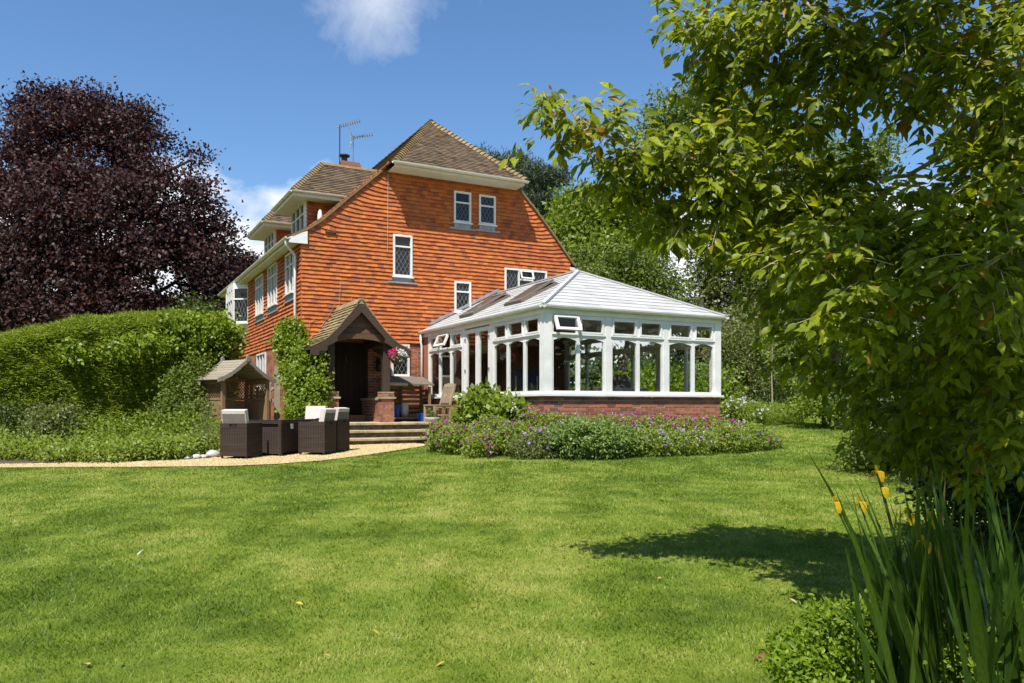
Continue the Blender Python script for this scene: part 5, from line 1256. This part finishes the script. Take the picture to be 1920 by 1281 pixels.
# cross-section: front face up, over a rounded top
ang = rng.rand(NH); z = np.where(ang < .72, Ht * .93 * (ang / .72), Ht * .93 + .0); off = np.where(ang < .72, .62 + .0 * z, 0)
ta = (ang - .72) / .28 * np.pi * .75; z = np.where(ang < .72, z, Ht - .33 + .33 * np.sin(ta)); off = np.where(ang < .72, .62, .62 * np.cos(ta) + .0)
bmp = .06 * np.sin(s * 2.1 + z * 1.3) * np.sin(z * 2.6 + s) + .05 * np.sin(s * 7.7 + 1 + np.sin(z * 3)) * np.sin(z * 9.0 + np.sin(s * 2.2) * 2)
off = off + bmp + rng.randn(NH) * .055 - .13 * rng.rand(NH) ** 3; zz_ = z + rng.randn(NH) * .04
P = np.array(hp0)[None] + ax[None] * s[:, None] + nrm[None] * off[:, None]; P[:, 2] = ground(P[:, 0], P[:, 1]) + zz_
up_ = np.where(ang < .72, .25, .9)
A = unit(nrm[None] * (np.where(ang < .72, .55, .1))[:, None] + np.array([0, 0, 1])[None] * (up_ - .25)[:, None] * .8 + ax[None] * rng.randn(NH, 1) * 1.0 + rng.randn(NH, 3) * .22); Nr = unit(rng.randn(NH, 3) * .5 + LIGHT * .7 + nrm[None] * .2)
leaves('foliage', P, A, Nr, rng.uniform(.08, .20, NH), rng.uniform(.013, .026, NH), M['lf_hedge'], hed, rng)
core = MB(); NS = 30; ring = []
for i in range(NS + 1):
    s_ = HL * i / NS; h_ = float(hedge_top(np.array(s_))); b = np.array(hp0) + ax * s_; zg = float(ground(b[0], b[1]))
    for (o_, zc) in ((.46, -.1), (.46, h_ * .85), (.2, h_ - .18), (-.3, h_ - .18), (-.5, h_ * .8), (-.5, -.1)): core.v.append((b[0] + nrm[0] * o_, b[1] + nrm[1] * o_, zg + zc))
for i in range(NS):
    for k in range(5): core.f.append((i * 6 + k, i * 6 + k + 1, i * 6 + 7 + k, i * 6 + 6 + k))
core.f.append((0, 1, 2, 3, 4, 5)); core.f.append(tuple(NS * 6 + k for k in range(6))); core.build('branches', M['bark_dark'], hed)
# climbers and shrubs in front of the hedge
def shrub(name, label, u, d, lobs, ncl, per, cr, L, W, mt, seed, stems=5, group=None, up=.7, cat='shrub', hang=False):
    t = thing(name, label, cat, tuple(gd(u, d)), 0, group); rng = np.random.RandomState(seed); f, cc = foliage('foliage', lobs, ncl, per, cr, L, W, M[mt], t, seed, shell=.35, up=up)
    mb = MB(); b = np.array(gd(u, d))
    for i in range(stems):
        c = cc[rng.randint(len(cc))]; limb(mb, (b + rng.randn(3) * np.array([.06, .06, 0])) if not hang else c + np.array([rng.randn() * .1, .25, -.35]), c, .011 if not hang else .006, .003, rng, .1, 5, 5)
    mb.build('stem', M['bark_dark'], t); return t
shrub('climber', 'bright leafed climber spilling over the hedge end above the arbour', 420, 21.9, [lob(400, 610, 21.6, 50, 22), lob(350, 605, 21.4, 40, 18), lob(430, 650, 21.9, 24, 40), lob(380, 650, 21.6, 45, 30)], 230, 14, .14, .12, .085, 'lf_ivy', 310, hang=True)
shrub('climber', 'small bright climber patch high on the hedge face, below its crest', 285, 20.7, [lob(290, 645, 20.6, 30, 18), lob(225, 655, 20.3, 34, 24), lob(135, 660, 20.0, 20, 24), lob(262, 640, 20.5, 16, 12)], 100, 14, .13, .11, .08, 'lf_ivy', 312, hang=True)
shrub('leafy_shrub', 'tall mid-green shrub growing against the hedge left of the arbour', 345, 20.4, [lob(345, 740, 20.2, 45, 55), lob(370, 700, 20.6, 26, 40), lob(320, 780, 19.6, 40, 36), lob(360, 790, 19.4, 38, 40)], 360, 16, .12, .085, .05, 'lf_mid', 314)
shrub('rose_shrub', 'rounded olive shrub with reddish tips in front of the hedge', 105, 17.6, [lob(100, 790, 17.4, 50, 36), lob(80, 815, 17.0, 40, 28), lob(130, 800, 17.4, 30, 26)], 240, 16, .10, .085, .04, 'lf_olive', 316)
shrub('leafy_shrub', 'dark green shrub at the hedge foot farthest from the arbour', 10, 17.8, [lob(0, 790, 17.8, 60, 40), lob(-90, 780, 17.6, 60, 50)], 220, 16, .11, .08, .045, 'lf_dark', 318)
gcl = []
rng = np.random.RandomState(320)
for i in range(46):
    u = -160 + i * 12.6; d = 14.05 + 2.9 * rng.rand() ** 1.3 + .0012 * (u + 160) + (.9 if u > 325 else 0); g = gd(u, d); h_ = rng.uniform(.22, .46); gcl.append(((g.x, g.y, g.z + h_ * .45), (.45, .45, h_ * .62)))
gcv, _ = foliage('nettle_groundcover', gcl, 2100, 14, .085, .07, .042, M['lf_ger'], None, 321, shell=.5, up=1.3); tag(gcv, 'low bright nettle-like ground cover along the gravel path', 'ground cover', kind='stuff')
gcl2 = []
for i in range(26):
    u = -150 + i * 22; d = rng.uniform(17.0, 19.2); g = gd(u, d); h_ = rng.uniform(.4, .75); gcl2.append(((g.x, g.y, g.z + h_ * .45), (.5, .5, h_ * .6)))
gc2, _ = foliage('mixed_undergrowth', gcl2, 1100, 15, .11, .08, .045, M['lf_bright'], None, 323, shell=.45); tag(gc2, 'taller mixed green undergrowth along the hedge foot', 'undergrowth', kind='stuff')
shrub('fennel', 'feathery grey-green fennel clump in front of the arbour', 395, 16.6, [lob(388, 800, 16.6, 18, 40), lob(395, 830, 16.2, 22, 26)], 90, 26, .09, .09, .006, 'lf_olive', 330)
# climber round the house corner and porch
shrub('wall_climber', 'big glossy climber covering the house corner left of the porch', 570, 19.8, [lob(545, 622, 20.7, 26, 22), lob(548, 660, 20.3, 26, 32), lob(585, 690, 19.7, 26, 34), lob(568, 725, 19.6, 34, 40), lob(594, 740, 19.2, 20, 40), lob(566, 768, 19.3, 30, 28), lob(603, 700, 19.3, 9, 38), lob(532, 640, 20.5, 14, 22), lob(575, 662, 20.0, 22, 22), lob(548, 702, 19.9, 22, 28), lob(588, 768, 19.2, 24, 24)], 1150, 17, .075, .085, .062, 'lf_ivy', 340, 8)
rngc = np.random.RandomState(5); dead = thing('bare_climber', 'dry leafless climber stems straggling up the tiles above the porch', 'climber', (.1, -.06, 2.2))
for (p, q) in (((.15, -.06, 2.2), (.2, -.06, 2.6)), ((.2, -.06, 2.6), (.45, -.055, 2.75)), ((1.0, -.06, 3.0), (1.05, -.055, 3.8)), ((1.25, -.055, 2.95), (1.35, -.055, 3.4)), ((.5, -.055, 2.5), (.9, -.055, 3.15))):
    m = MB(); limb(m, p, q, .007, .004, rngc, .05, 5, 5); m.build('stem', M['bark_pale'], dead)
# --- flower bed
def blooms(parent, name, lobs, n, size, mt, seed, top=True):
    rng = np.random.RandomState(seed); k = rng.randint(0, len(lobs), n); C = np.array([lobs[i][0] for i in k]); Rr = np.array([lobs[i][1] for i in k]); d = unit(rng.randn(n, 3) + np.array([-.25, -.5, .75])); c = C + d * Rr * rng.uniform(.95, 1.22, (n, 1))
    per = 7; P = np.repeat(c, per, 0) + rng.randn(n * per, 3) * size * .25; A = unit(rng.randn(n * per, 3)); Nr = unit(rng.randn(n * per, 3) + np.array([-.2, -.5, .6]))
    return leaves(name, P, A, Nr, np.full(n * per, size), np.full(n * per, size * .8), M[mt], parent, rng)
def bed_plant(name, label, items, mt, L, W, seed, fl=(), per=15, cr=.06, dens=1.0, group=None):
    """items: (u, d, radius, height)"""
    u, d = items[0][0], items[0][1]; t = thing(name, label, 'plant', tuple(gd(u, d)), 0, group); lobs = []
    for (u, d, r_, h_) in items:
        g = gd(u, d); lobs.append(((g.x, g.y, g.z + h_ * .5), (r_, r_, h_ * .56)))
    vol = sum(l[1][0] * l[1][2] for l in lobs); foliage('foliage', lobs, int(900 * vol * dens) + 20, per, cr, L, W, M[mt], t, seed, shell=.55, up=1.3, droop=.1)
    for j, (fm, n, sz_) in enumerate(fl): blooms(t, 'flowers', lobs, n, sz_, fm, seed + 50 + j)['kind'] = 'stuff'
    return t
bed_plant('hydrangea', 'tall broad-leaved shrub with a few white blooms against the conservatory doors', [(905, 17.6, .50, 1.25), (945, 17.2, .42, 1.05), (885, 17.4, .34, .85), (960, 16.9, .32, .95)], 'lf_bright', .15, .10, 400, [('white_petal', 14, .05)], 12, .10, .7)
bed_plant('cranesbill', 'cranesbill with dark purple flowers at the bed end by the steps', [(830, 16.9, .36, .60), (860, 16.3, .36, .55), (850, 17.4, .30, .65)], 'lf_ger', .055, .045, 410, [('purple', 70, .040)])
bed_plant('cranesbill', 'cranesbill with mauve flowers in front of the broad-leaved shrub', [(920, 16.2, .42, .72), (965, 15.8, .40, .62), (900, 15.5, .34, .45)], 'lf_ger', .055, .045, 420, [('purple', 60, .038), ('mauve', 14, .045)])
bed_plant('lupin_clump', 'large blue-green leafy clump bulging onto the lawn', [(1085, 15.1, .46, .70), (1130, 15.2, .44, .66), (1050, 15.4, .36, .60), (1165, 15.5, .34, .56)], 'lf_blue', .085, .034, 430, [], 16, .06, 1.1)
bed_plant('reddish_spurge', 'low bronze-tinged foliage between mauve cranesbill and blue-green clump', [(1015, 15.2, .34, .50), (985, 15.1, .30, .42)], 'lf_olive', .05, .03, 440, [('mauve', 12, .045)])
bed_plant('cranesbill', 'pink and mauve flowering cranesbill close under the conservatory corner', [(1030, 16.3, .40, .80), (1000, 16.5, .36, .82), (1075, 16.3, .36, .74)], 'lf_ger', .055, .042, 450, [('purple', 70, .036), ('mauve', 20, .04)])
bed_plant('cranesbill', 'purple flowering cranesbill along the middle of the front brick wall', [(1140, 16.6, .42, .72), (1190, 16.6, .42, .72), (1230, 16.8, .40, .70)], 'lf_ger', .055, .042, 460, [('purple', 110, .038), ('white_petal', 40, .026), ('mauve', 20, .04)])
bed_plant('daisy_mat', 'green mat with small white and blue flowers at the lawn edge', [(1215, 15.7, .42, .50), (1265, 15.9, .42, .48), (1310, 16.1, .40, .46)], 'lf_bright', .05, .034, 470, [('white_petal', 60, .024), ('mauve', 22, .04)])
bed_plant('cranesbill', 'pink-purple cranesbill under the far corner post of the conservatory', [(1280, 17.0, .42, .68), (1325, 17.2, .42, .68), (1365, 17.3, .36, .62)], 'lf_ger', .055, .042, 480, [('purple', 80, .038), ('white_petal', 24, .026)])
bed_plant('catmint', 'rounded end clump of the bed with scattered lilac flowers', [(1370, 16.6, .46, .52), (1415, 16.9, .44, .52), (1395, 17.6, .42, .52), (1440, 17.2, .26, .40)], 'lf_ger', .05, .036, 490, [('mauve', 26, .036), ('purple', 10, .04)], dens=1.1)
bed_plant('white_daisies', 'pale daisy patch growing at the conservatory far corner', [(1375, 21.0, .5, .85), (1400, 21.6, .5, .75)], 'lf_bright', .07, .03, 500, [('white_petal', 46, .05)])
bed_plant('long_grass', 'tuft of long unmown grass at the lawn end by the sapling', [(1440, 22.4, .5, .5), (1470, 22.8, .5, .4), (1415, 22.2, .4, .45)], 'lf_ivy', .22, .012, 505, [], 18, .10)
# hanging basket
hb = pt(744, 672, 20.0); hbt = thing('hanging_basket', 'hanging basket of pink and white flowers by the porch eave', 'hanging basket', hb)
MB().lathe(hb - Vector((0, 0, .16)), [(.05, 0), (.13, .05), (.17, .14), (.16, .14), (.03, .05)], 12).build('basket', M['bark_dark'], hbt)
for k in range(3):
    a = k * 2.1; MB().tube([hb + Vector((.15 * math.cos(a), .15 * math.sin(a), -.02)), hb + Vector((0, 0, .30))], .004, 4).build('chain', M['metal'], hbt)
MB().tube([hb + Vector((0, 0, .29)), hb + Vector((-.02, 0, .36)), Vector((2.0, hb.y, hb.z + .38))], .008, 5).build('bracket', M['black'], hbt)
lb = [(tuple(hb + Vector((0, 0, .03))), (.19, .19, .13))]; foliage('foliage', lb, 40, 10, .05, .05, .03, M['lf_mid'], hbt, 510, shell=.3); 
blooms(hbt, 'white_flowers', [(tuple(hb + Vector((.07, -.02, .07))), (.15, .15, .12))], 24, .06, 'white_petal', 511)['kind'] = 'stuff'; blooms(hbt, 'pink_flowers', [(tuple(hb + Vector((-.09, -.03, .09))), (.12, .12, .10))], 16, .065, 'pink', 512)['kind'] = 'stuff'
for (pos, lab, mt) in ((Vector((3.0, -1.54, .17)), 'small green plants growing in the blue trough', 'lf_mid'), (Vector((2.72, -2.36, .08)), 'tuft of grey plants in the stone bowl', 'lf_olive')):
    t = thing('potted_plant', lab, 'plant', pos); foliage('foliage', [(tuple(pos + Vector((0, 0, .06))), (.2 if mt == 'lf_mid' else .1, .1, .09))], 22, 9, .04, .06, .03, M[mt], t, 515, shell=.3)
bed_plant('patio_plant', 'small dark plant in front of the wooden chair at the patio corner', [(838, 18.5, .16, .62)], 'lf_mid', .06, .035, 520)
# --- overhanging box elder
tb_ = gd(2090, 8.0); be_ = thing('box_elder', 'overhanging box elder with drooping yellow-green leaflets along the lawn edge', 'tree', tb_)
EL = [lob(1340, 60, 5.9, 90, 70), lob(1480, 30, 5.6, 110, 80), lob(1620, 70, 5.4, 120, 75), lob(1780, 50, 5.0, 130, 90), lob(1910, 130, 4.7, 110, 130), lob(1400, 150, 5.9, 90, 60), lob(1530, 170, 5.6, 90, 55), lob(1680, 150, 5.8, 80, 50), lob(1790, 170, 5.3, 70, 45),
      lob(1270, 290, 5.9, 80, 50), lob(1180, 320, 5.9, 70, 40), lob(1350, 310, 5.8, 90, 65), lob(1470, 330, 5.8, 100, 65), lob(1590, 370, 5.8, 90, 50), lob(1880, 350, 4.8, 90, 90), lob(1760, 400, 5.0, 110, 50), lob(1150, 345, 5.9, 40, 25),
      lob(1235, 385, 5.9, 60, 35), lob(1340, 400, 5.9, 80, 45), lob(1440, 440, 6.0, 80, 50), lob(1560, 460, 5.2, 100, 60), lob(1700, 490, 4.9, 120, 70), lob(1850, 500, 4.6, 120, 90), lob(1500, 540, 6.2, 75, 50), lob(1620, 580, 5.0, 110, 65), lob(1760, 610, 5.5, 120, 80), lob(1890, 640, 5.2, 110, 100),
      lob(1540, 640, 6.6, 70, 55), lob(1650, 690, 6.4, 90, 60), lob(1780, 730, 6.0, 110, 70), lob(1900, 780, 5.5, 100, 80), lob(1690, 790, 6.6, 70, 45), lob(1810, 830, 6.2, 90, 50), lob(2010, 300, 5.0, 120, 260), lob(1990, 640, 5.6, 110, 180), lob(1930, 260, 6.2, 120, 120), lob(1930, 450, 6.0, 120, 100), lob(1840, 200, 6.6, 60, 40),
      lob(1660, -400, 3.9, 120, 80), lob(1740, -380, 4.2, 110, 80), lob(1620, -260, 4.9, 110, 60), lob(1860, -320, 3.6, 140, 90), lob(1980, -260, 3.4, 150, 100), lob(2350, -1000, 1.9, 350, 200), lob(1700, -150, 5.0, 130, 70)]
rng = np.random.RandomState(600)
C = np.array([l[0] for l in EL]); Rr = np.array([l[1] for l in EL]); vol = np.prod(Rr, 1) ** .7; NSH = 2700
k = rng.choice(len(EL), NSH, p=vol / vol.sum()); d = unit(rng.randn(NSH, 3)); c0 = C[k] + d * (rng.rand(NSH, 1) ** .45) * Rr[k]
# the long shoot reaching out over the lawn
tipp = [np.array(pt(u, v, dd)) for u, v, dd in ((1500, 420, 5.9), (1330, 345, 5.8), (1200, 285, 5.7), (1120, 245, 5.6), (1075, 215, 5.6), (1050, 185, 5.6))]
ext = []
for a, b, n in zip(tipp[:-1], tipp[1:], (10, 12, 14, 14, 12)):
    for i in range(n): ext.append(a + (b - a) * rng.rand() + rng.randn(3) * np.array([.10, .10, .07]))
ext = np.array(ext); c0 = np.concatenate([c0, ext]); d = np.concatenate([d, unit(rng.randn(len(ext), 3) + np.array([-.4, -.1, .2]))]); NSH = len(c0)
sh = unit(d * .7 + rng.randn(NSH, 3) * .5 + np.array([-.25, -.1, -.25])); PL = []; PA = []; PN_ = []; LL = []; tw = MB()
for i in range(NSH):
    a = sh[i]; s1 = np.cross(a, [0, 0, 1]); s1 /= np.linalg.norm(s1) + 1e-6; ln = rng.uniform(.16, .34); nn = rng.randint(3, 5)
    if i % 2 == 0: tw.tube([tuple(c0[i]), tuple(c0[i] + a * ln * .5 + np.array([0, 0, .01])), tuple(c0[i] + a * ln)], [.0035, .0028, .0015], 3, cap=False)
    for j in range(nn):
        p = c0[i] + a * ln * (j + .6) / nn
        for sd_ in (-1, 1):
            ra = a * rng.uniform(.25, .7) + s1 * sd_ * rng.uniform(.5, 1.0) + np.array([0, 0, -rng.uniform(.0, .75)]); st = rng.uniform(.01, .05)
            for q_ in range(2 if rng.rand() < .35 else 1):
                PL.append(p + ra * st + rng.randn(3) * .012 * (q_ + 1)); PA.append(ra + rng.randn(3) * .25); PN_.append(LIGHT * 1.0 + s1 * sd_ * .2 + rng.randn(3) * .42); LL.append(rng.uniform(.055, .135))
    PL.append(c0[i] + a * ln); PA.append(a + np.array([0, 0, -.35])); PN_.append(LIGHT + rng.randn(3) * .4); LL.append(rng.uniform(.08, .125))
PL, PA, PN_, LL = np.array(PL), unit(np.array(PA)), unit(np.array(PN_)), np.array(LL)
dist = np.linalg.norm(PL - np.array(CAM), axis=1); dd_, ll_ = dl(PL[:, 0], PL[:, 1]); uu = 960 + F * ll_ / dd_; vv = YH - F * (PL[:, 2] - CAM[2]) / dd_
vis = (uu > 0) & (uu < 1920) & (vv > 0) & (vv < 1281); order = np.argsort(np.where(vis, dist / (LL * 8), 1e9)); own = order[:300]; rest = order[300:]
tipd = np.min(np.linalg.norm(PL[:, None] - np.array(tipp)[None, 3:], axis=2), axis=1); young = (tipd < .22) & (rng.rand(len(PL)) < .32) | ((rng.rand(len(PL)) < .018))
W_ = LL * rng.uniform(.36, .52, len(LL))
rest_y = rest[young[rest]]; rest_g = rest[~young[rest]]
lo_ = leaves('leaves', PL[rest_g], PA[rest_g], PN_[rest_g], LL[rest_g], W_[rest_g], M['lf_maple'], be_, rng, LEAF8); lo_['kind'] = 'stuff'
if len(rest_y): ly_ = leaves('young_leaves', PL[rest_y], PA[rest_y], PN_[rest_y], LL[rest_y], W_[rest_y], M['lf_young'], be_, rng, LEAF8); ly_['kind'] = 'stuff'
lm = {}
for nm in ('lf_maple', 'lf_young'):
    v, q, t_ = LEAF8; me = bpy.data.meshes.new('leaf'); me.from_pydata([tuple(x) for x in v], [], [tuple(int(i) for i in f) for f in q] + [tuple(int(i) for i in f) for f in t_]); me.materials.append(M[nm]); lm[nm] = me
S_ = unit(np.cross(PN_, PA)); Z_ = np.cross(PA, S_); orig = np.array(tb_)
for i in own:
    o = bpy.data.objects.new('leaf', lm['lf_young' if young[i] else 'lf_maple']); COL.objects.link(o); o.parent = be_
    mt = Matrix.Identity(4)
    for r_ in range(3): mt[r_][0] = S_[i][r_] * W_[i]; mt[r_][1] = PA[i][r_] * LL[i]; mt[r_][2] = Z_[i][r_] * LL[i]; mt[r_][3] = PL[i][r_] - orig[r_]
    o.matrix_local = mt
mb = MB(); b0 = np.array(tb_); fork = np.array(pt(2060, 560, 7.4)); rngb = np.random.RandomState(7)
limb(mb, b0 - np.array([0, 0, .3]), fork, .13, .10, rngb, .04, 6, 9)
def px_path(ps): return [tuple(pt(*p)) for p in ps]
mb.tube([tuple(fork)] + px_path([(1960, 340, 6.0), (1850, 246, 5.15), (1790, 212, 5.1), (1740, 165, 5.1), (1690, 142, 5.1), (1620, 92, 5.1), (1550, 40, 5.1), (1460, -40, 5.2)]), [.09, .06, .024, .022, .019, .018, .015, .012, .010], 8)
mb.tube([tuple(fork)] + px_path([(1760, 480, 6.6), (1620, 410, 6.0), (1500, 420, 5.9), (1330, 345, 5.8), (1200, 285, 5.7), (1120, 245, 5.6), (1075, 215, 5.6), (1048, 170, 5.6)]), [.07, .04, .025, .02, .014, .010, .007, .005, .003], 7)
mb.tube([tuple(fork)] + px_path([(1800, 620, 6.4), (1700, 590, 6.0), (1560, 600, 6.2), (1480, 560, 6.2)]), [.06, .03, .02, .012, .006], 7)
mb.tube([tuple(b0 + np.array([0, 0, .5]))] + px_path([(1780, 740, 6.6), (1700, 690, 6.2), (1560, 660, 6.5)]), [.06, .03, .02, .008], 7)
mb.tube([tuple(fork)] + px_path([(1960, 300, 6.0), (1930, 100, 5.2), (1820, -60, 5.0)]), [.07, .05, .03, .02], 7)
mb.tube(px_path([(1850, 246, 5.15), (1700, 330, 5.7), (1580, 340, 5.8), (1440, 300, 5.8)]), [.02, .014, .010, .005], 6)
for i in rngb.choice(NSH, 320, replace=False):
    kk = int(np.argmin(np.linalg.norm(C - c0[i], axis=1))); limb(tw, C[kk], c0[i], .008, .003, rngb, .1, 4, 4)
mb.build('trunk', M['bark_pale'], be_, smooth=True)
twigs_o = tw.build('twigs', M['bark_pale'], be_); twigs_o['kind'] = 'stuff'
# --- yellow flag irises
def iris(label, u, d, n, fan, hmin, hmax, seed, flowers):
    g = gd(u, d); t = thing('yellow_iris', label, 'plant', g); rng = np.random.RandomState(seed)
    for i in range(n):
        b = Vector((g.x + rng.randn() * fan, g.y + rng.randn() * fan, g.z - .02)); h_ = rng.uniform(hmin, hmax); ln = rng.randn(2) * .085 + np.array([-.04, .03]); w_ = rng.uniform(.012, .020); az_ = rng.rand() * 3.14; sx = Vector((math.cos(az_), math.sin(az_), 0)); m = MB(); nn = 9; bend = rng.rand() ** 6
        for j in range(nn + 1):
            tt_ = j / nn; c = b + Vector((ln[0] * h_ * (tt_ ** 1.6) * 1.5, ln[1] * h_ * (tt_ ** 1.6) * 1.5, h_ * (tt_ - .35 * bend * tt_ ** 4))); ww = w_ * (1 - tt_ ** 3.5) * (1 if j else .8) + .0006
            nrm_ = sx.cross(Vector((0, 0, 1))) * (.0022 * (1 - tt_)); m.v += [tuple(c - sx * ww), tuple(c + nrm_), tuple(c + sx * ww)]
        for j in range(nn):
            for q_ in (0, 1): m.f.append((j * 3 + q_, j * 3 + q_ + 1, j * 3 + q_ + 4, j * 3 + q_ + 3))
        m.build('leaf', M['lf_dry' if rng.rand() < .07 else 'lf_iris'], t, smooth=True)
    for (fu, fv, fd) in flowers:
        p = pt(fu, fv, fd); m = MB(); m.tube([g + Vector((rng.randn() * .04, rng.randn() * .04, 0)), g.lerp(p, .5) + Vector((.02, 0, .05)), p], [.006, .005, .004], 5); st = m.build('flower_stalk', M['lf_iris'], t)
        m = MB()
        for k_ in range(6):
            a = k_ * math.pi / 3 + rng.rand() * .3; o_ = Vector((math.cos(a), math.sin(a), 0)); s_ = Vector((-math.sin(a), math.cos(a), 0)); big = k_ % 2 == 0; l_ = .030 if big else .018; prev = None
            prof_ = ((0, 0, .006), (.35, .012, .011), (.75, .008, .017), (1.0, -.016, .014), (1.05, -.034, .005)) if big else ((0, 0, .004), (.3, .02, .007), (.5, .035, .006))
            pts = [(p + o_ * (x * l_) + Vector((0, 0, z_)) - s_ * w_, p + o_ * (x * l_) + Vector((0, 0, z_)) + s_ * w_) for x, z_, w_ in prof_]
            for (a1, b1), (a2, b2) in zip(pts[:-1], pts[1:]): m.poly([a1, b1, b2, a2])
        m.build('flower', M['yellow'], t)
iris('clump of yellow flag irises in the shade beside the privet', 1760, 3.35, 84, .13, .80, 1.36, 700, [(1566, 946, 3.4), (1645, 888, 3.5), (1655, 918, 3.5), (1612, 945, 3.5), (1702, 968, 3.3), (1732, 1020, 3.2), (1745, 975, 3.4)])
iris('dense dark clump of iris leaves under the box elder branches', 1915, 3.0, 60, .12, .80, 1.25, 710, [])
# --- bright low bush
def leafbush(label, u, d, lobs, ncl, seed, mt, L=.032, W=.017):
    t = thing('privet_bush', label, 'bush', tuple(gd(u, d)), 0); f, cc = foliage('foliage', lobs, ncl, 15, .035, L, W, M[mt], t, seed, shell=.25, up=.8, droop=-.1, shape=LEAF8); rng = np.random.RandomState(seed); mb = MB(); b = np.array(gd(u, d))
    for i in range(26): limb(mb, b + rng.randn(3) * np.array([.1, .1, 0]), cc[rng.randint(len(cc))], .005, .002, rng, .1, 4, 4)
    mb.build('stem', M['bark'], t)
leafbush('bright yellow-green privet bush in sun in front of the irises', 1570, 3.75, [lob(1530, 1235, 3.8, 75, 55), lob(1600, 1215, 3.8, 80, 60), lob(1560, 1170, 3.9, 60, 40), lob(1670, 1240, 3.7, 60, 60), lob(1490, 1270, 3.7, 50, 40), lob(1580, 1290, 3.6, 100, 40), lob(1640, 1165, 3.85, 50, 40), lob(1475, 1225, 3.85, 35, 30)], 640, 720, 'lf_yellow')
leafbush('small privet shoots between the two iris clumps', 1850, 3.1, [lob(1850, 1255, 3.1, 60, 40), lob(1820, 1180, 3.4, 40, 50), lob(1900, 1240, 3.2, 40, 50)], 150, 730, 'lf_yellow')
# --- fallen leaves and a feather on the lawn
rng = np.random.RandomState(740); v8, q8, t8 = LEAF8; me = bpy.data.meshes.new('fallen_leaf'); me.from_pydata([tuple(x) for x in v8], [], [tuple(int(i) for i in f) for f in q8] + [tuple(int(i) for i in f) for f in t8]); me.materials.append(M['fallen'])
for (u, v) in ((230, 1250), (165, 1257), (555, 1138), (1155, 1180), (1250, 1186), (1365, 1100), (310, 1110), (700, 1190), (985, 1130), (1480, 1130), (1060, 1050), (835, 1250), (620, 1240), (1340, 1010), (90, 1016), (1105, 1250), (1240, 1090), (880, 1140)):
    g = gpt(u, v); o = bpy.data.objects.new('fallen_leaf', me); COL.objects.link(o); s_ = rng.uniform(.045, .08); o.scale = (s_ * .45, s_, s_ * .6); o.location = g + Vector((0, 0, .032)); o.rotation_euler = (rng.randn() * .25, rng.randn() * .25, rng.rand() * 6)
    tag(o, 'single fallen yellowish leaf lying on the mown lawn', 'leaf', 'fallen leaves on the lawn')
fg = gpt(262, 1046); ft = thing('feather', 'small white feather lying on the open lawn', 'feather', fg); m = MB()
for k_ in range(5): m.poly([fg + Vector((.009 * k_ - .02, 0, .028 + .009 * k_)), fg + Vector((.009 * k_ - .012, .004, .03 + .008 * k_)), fg + Vector((.009 * k_ - .002, .02 - .003 * k_, .036 + .008 * k_)), fg + Vector((.009 * k_ - .02, .016, .04 + .006 * k_))])
m.build('vane', M['white_petal'], ft)
# --- grass blades of the lawn
rng = np.random.RandomState(800); NB = 760000
d_ = 2.2 + (26 - 2.2) * rng.rand(NB) ** 1.9; l_ = (rng.rand(NB) * 2 - 1) * (.70 * d_ + 1.2)
x = CAM[0] + FW[0] * d_ + RT[0] * l_; y = CAM[1] + FW[1] * d_ + RT[1] * l_
ok = ~inside(GPOLY, x, y) & ~inside(BPOLY, x, y) & ~((x > -1.0) & (y > -3.3) & (x < 8.6)) & ~((x > 3.3) & (y > -6.9) & (x < 8.3))
# nothing but planting behind the gravel path
ed = np.array([(p.x, p.y) for p in EDGE]); dE, lE = dl(ed[:, 0], ed[:, 1]); dd_, ll_ = dl(x, y); o_ = np.argsort(lE); ok &= ~((ll_ < lE.max()) & (dd_ > np.interp(ll_, lE[o_], dE[o_])))
x, y, d_ = x[ok], y[ok], d_[ok]; n = len(x); z = ground(x, y) - .004
clump_n = np.sin(x * 2.3 + np.sin(y * 1.7) * 2) * np.sin(y * 2.9 + np.sin(x * 1.3) * 2)
h_ = rng.uniform(.014, .032, n) * (1 + .22 * clump_n) * np.clip(.9 + .02 * d_, .9, 1.25); wd_ = (.0018 + .00042 * d_) * rng.uniform(.7, 1.3, n); th = rng.rand(n) * 6.283; ln = rng.uniform(.3, 1.2, n) * h_; ph = rng.rand(n) * 6.283; _, lat = dl(x, y); mow = np.sign(np.sin(lat * 2 * np.pi / 1.15 + .25 * np.sin(d_ * .4))) * .20 * h_   # mower bands lean the grass one way and back
V = np.empty((n, 3, 3)); V[:, 0] = np.stack([x - np.cos(th) * wd_, y - np.sin(th) * wd_, z], -1); V[:, 1] = np.stack([x + np.cos(th) * wd_, y + np.sin(th) * wd_, z], -1); V[:, 2] = np.stack([x + np.cos(ph) * ln + mow * FW[0], y + np.sin(ph) * ln + mow * FW[1], z + h_], -1)
gb_ = link('grass', np_mesh('grass', V.reshape(-1, 3), None, np.arange(n * 3).reshape(-1, 3), np.repeat(rng.rand(n), 3)), M['blades']); tag(gb_, 'short mown sunlit grass of the lawn', 'grass', kind='stuff')
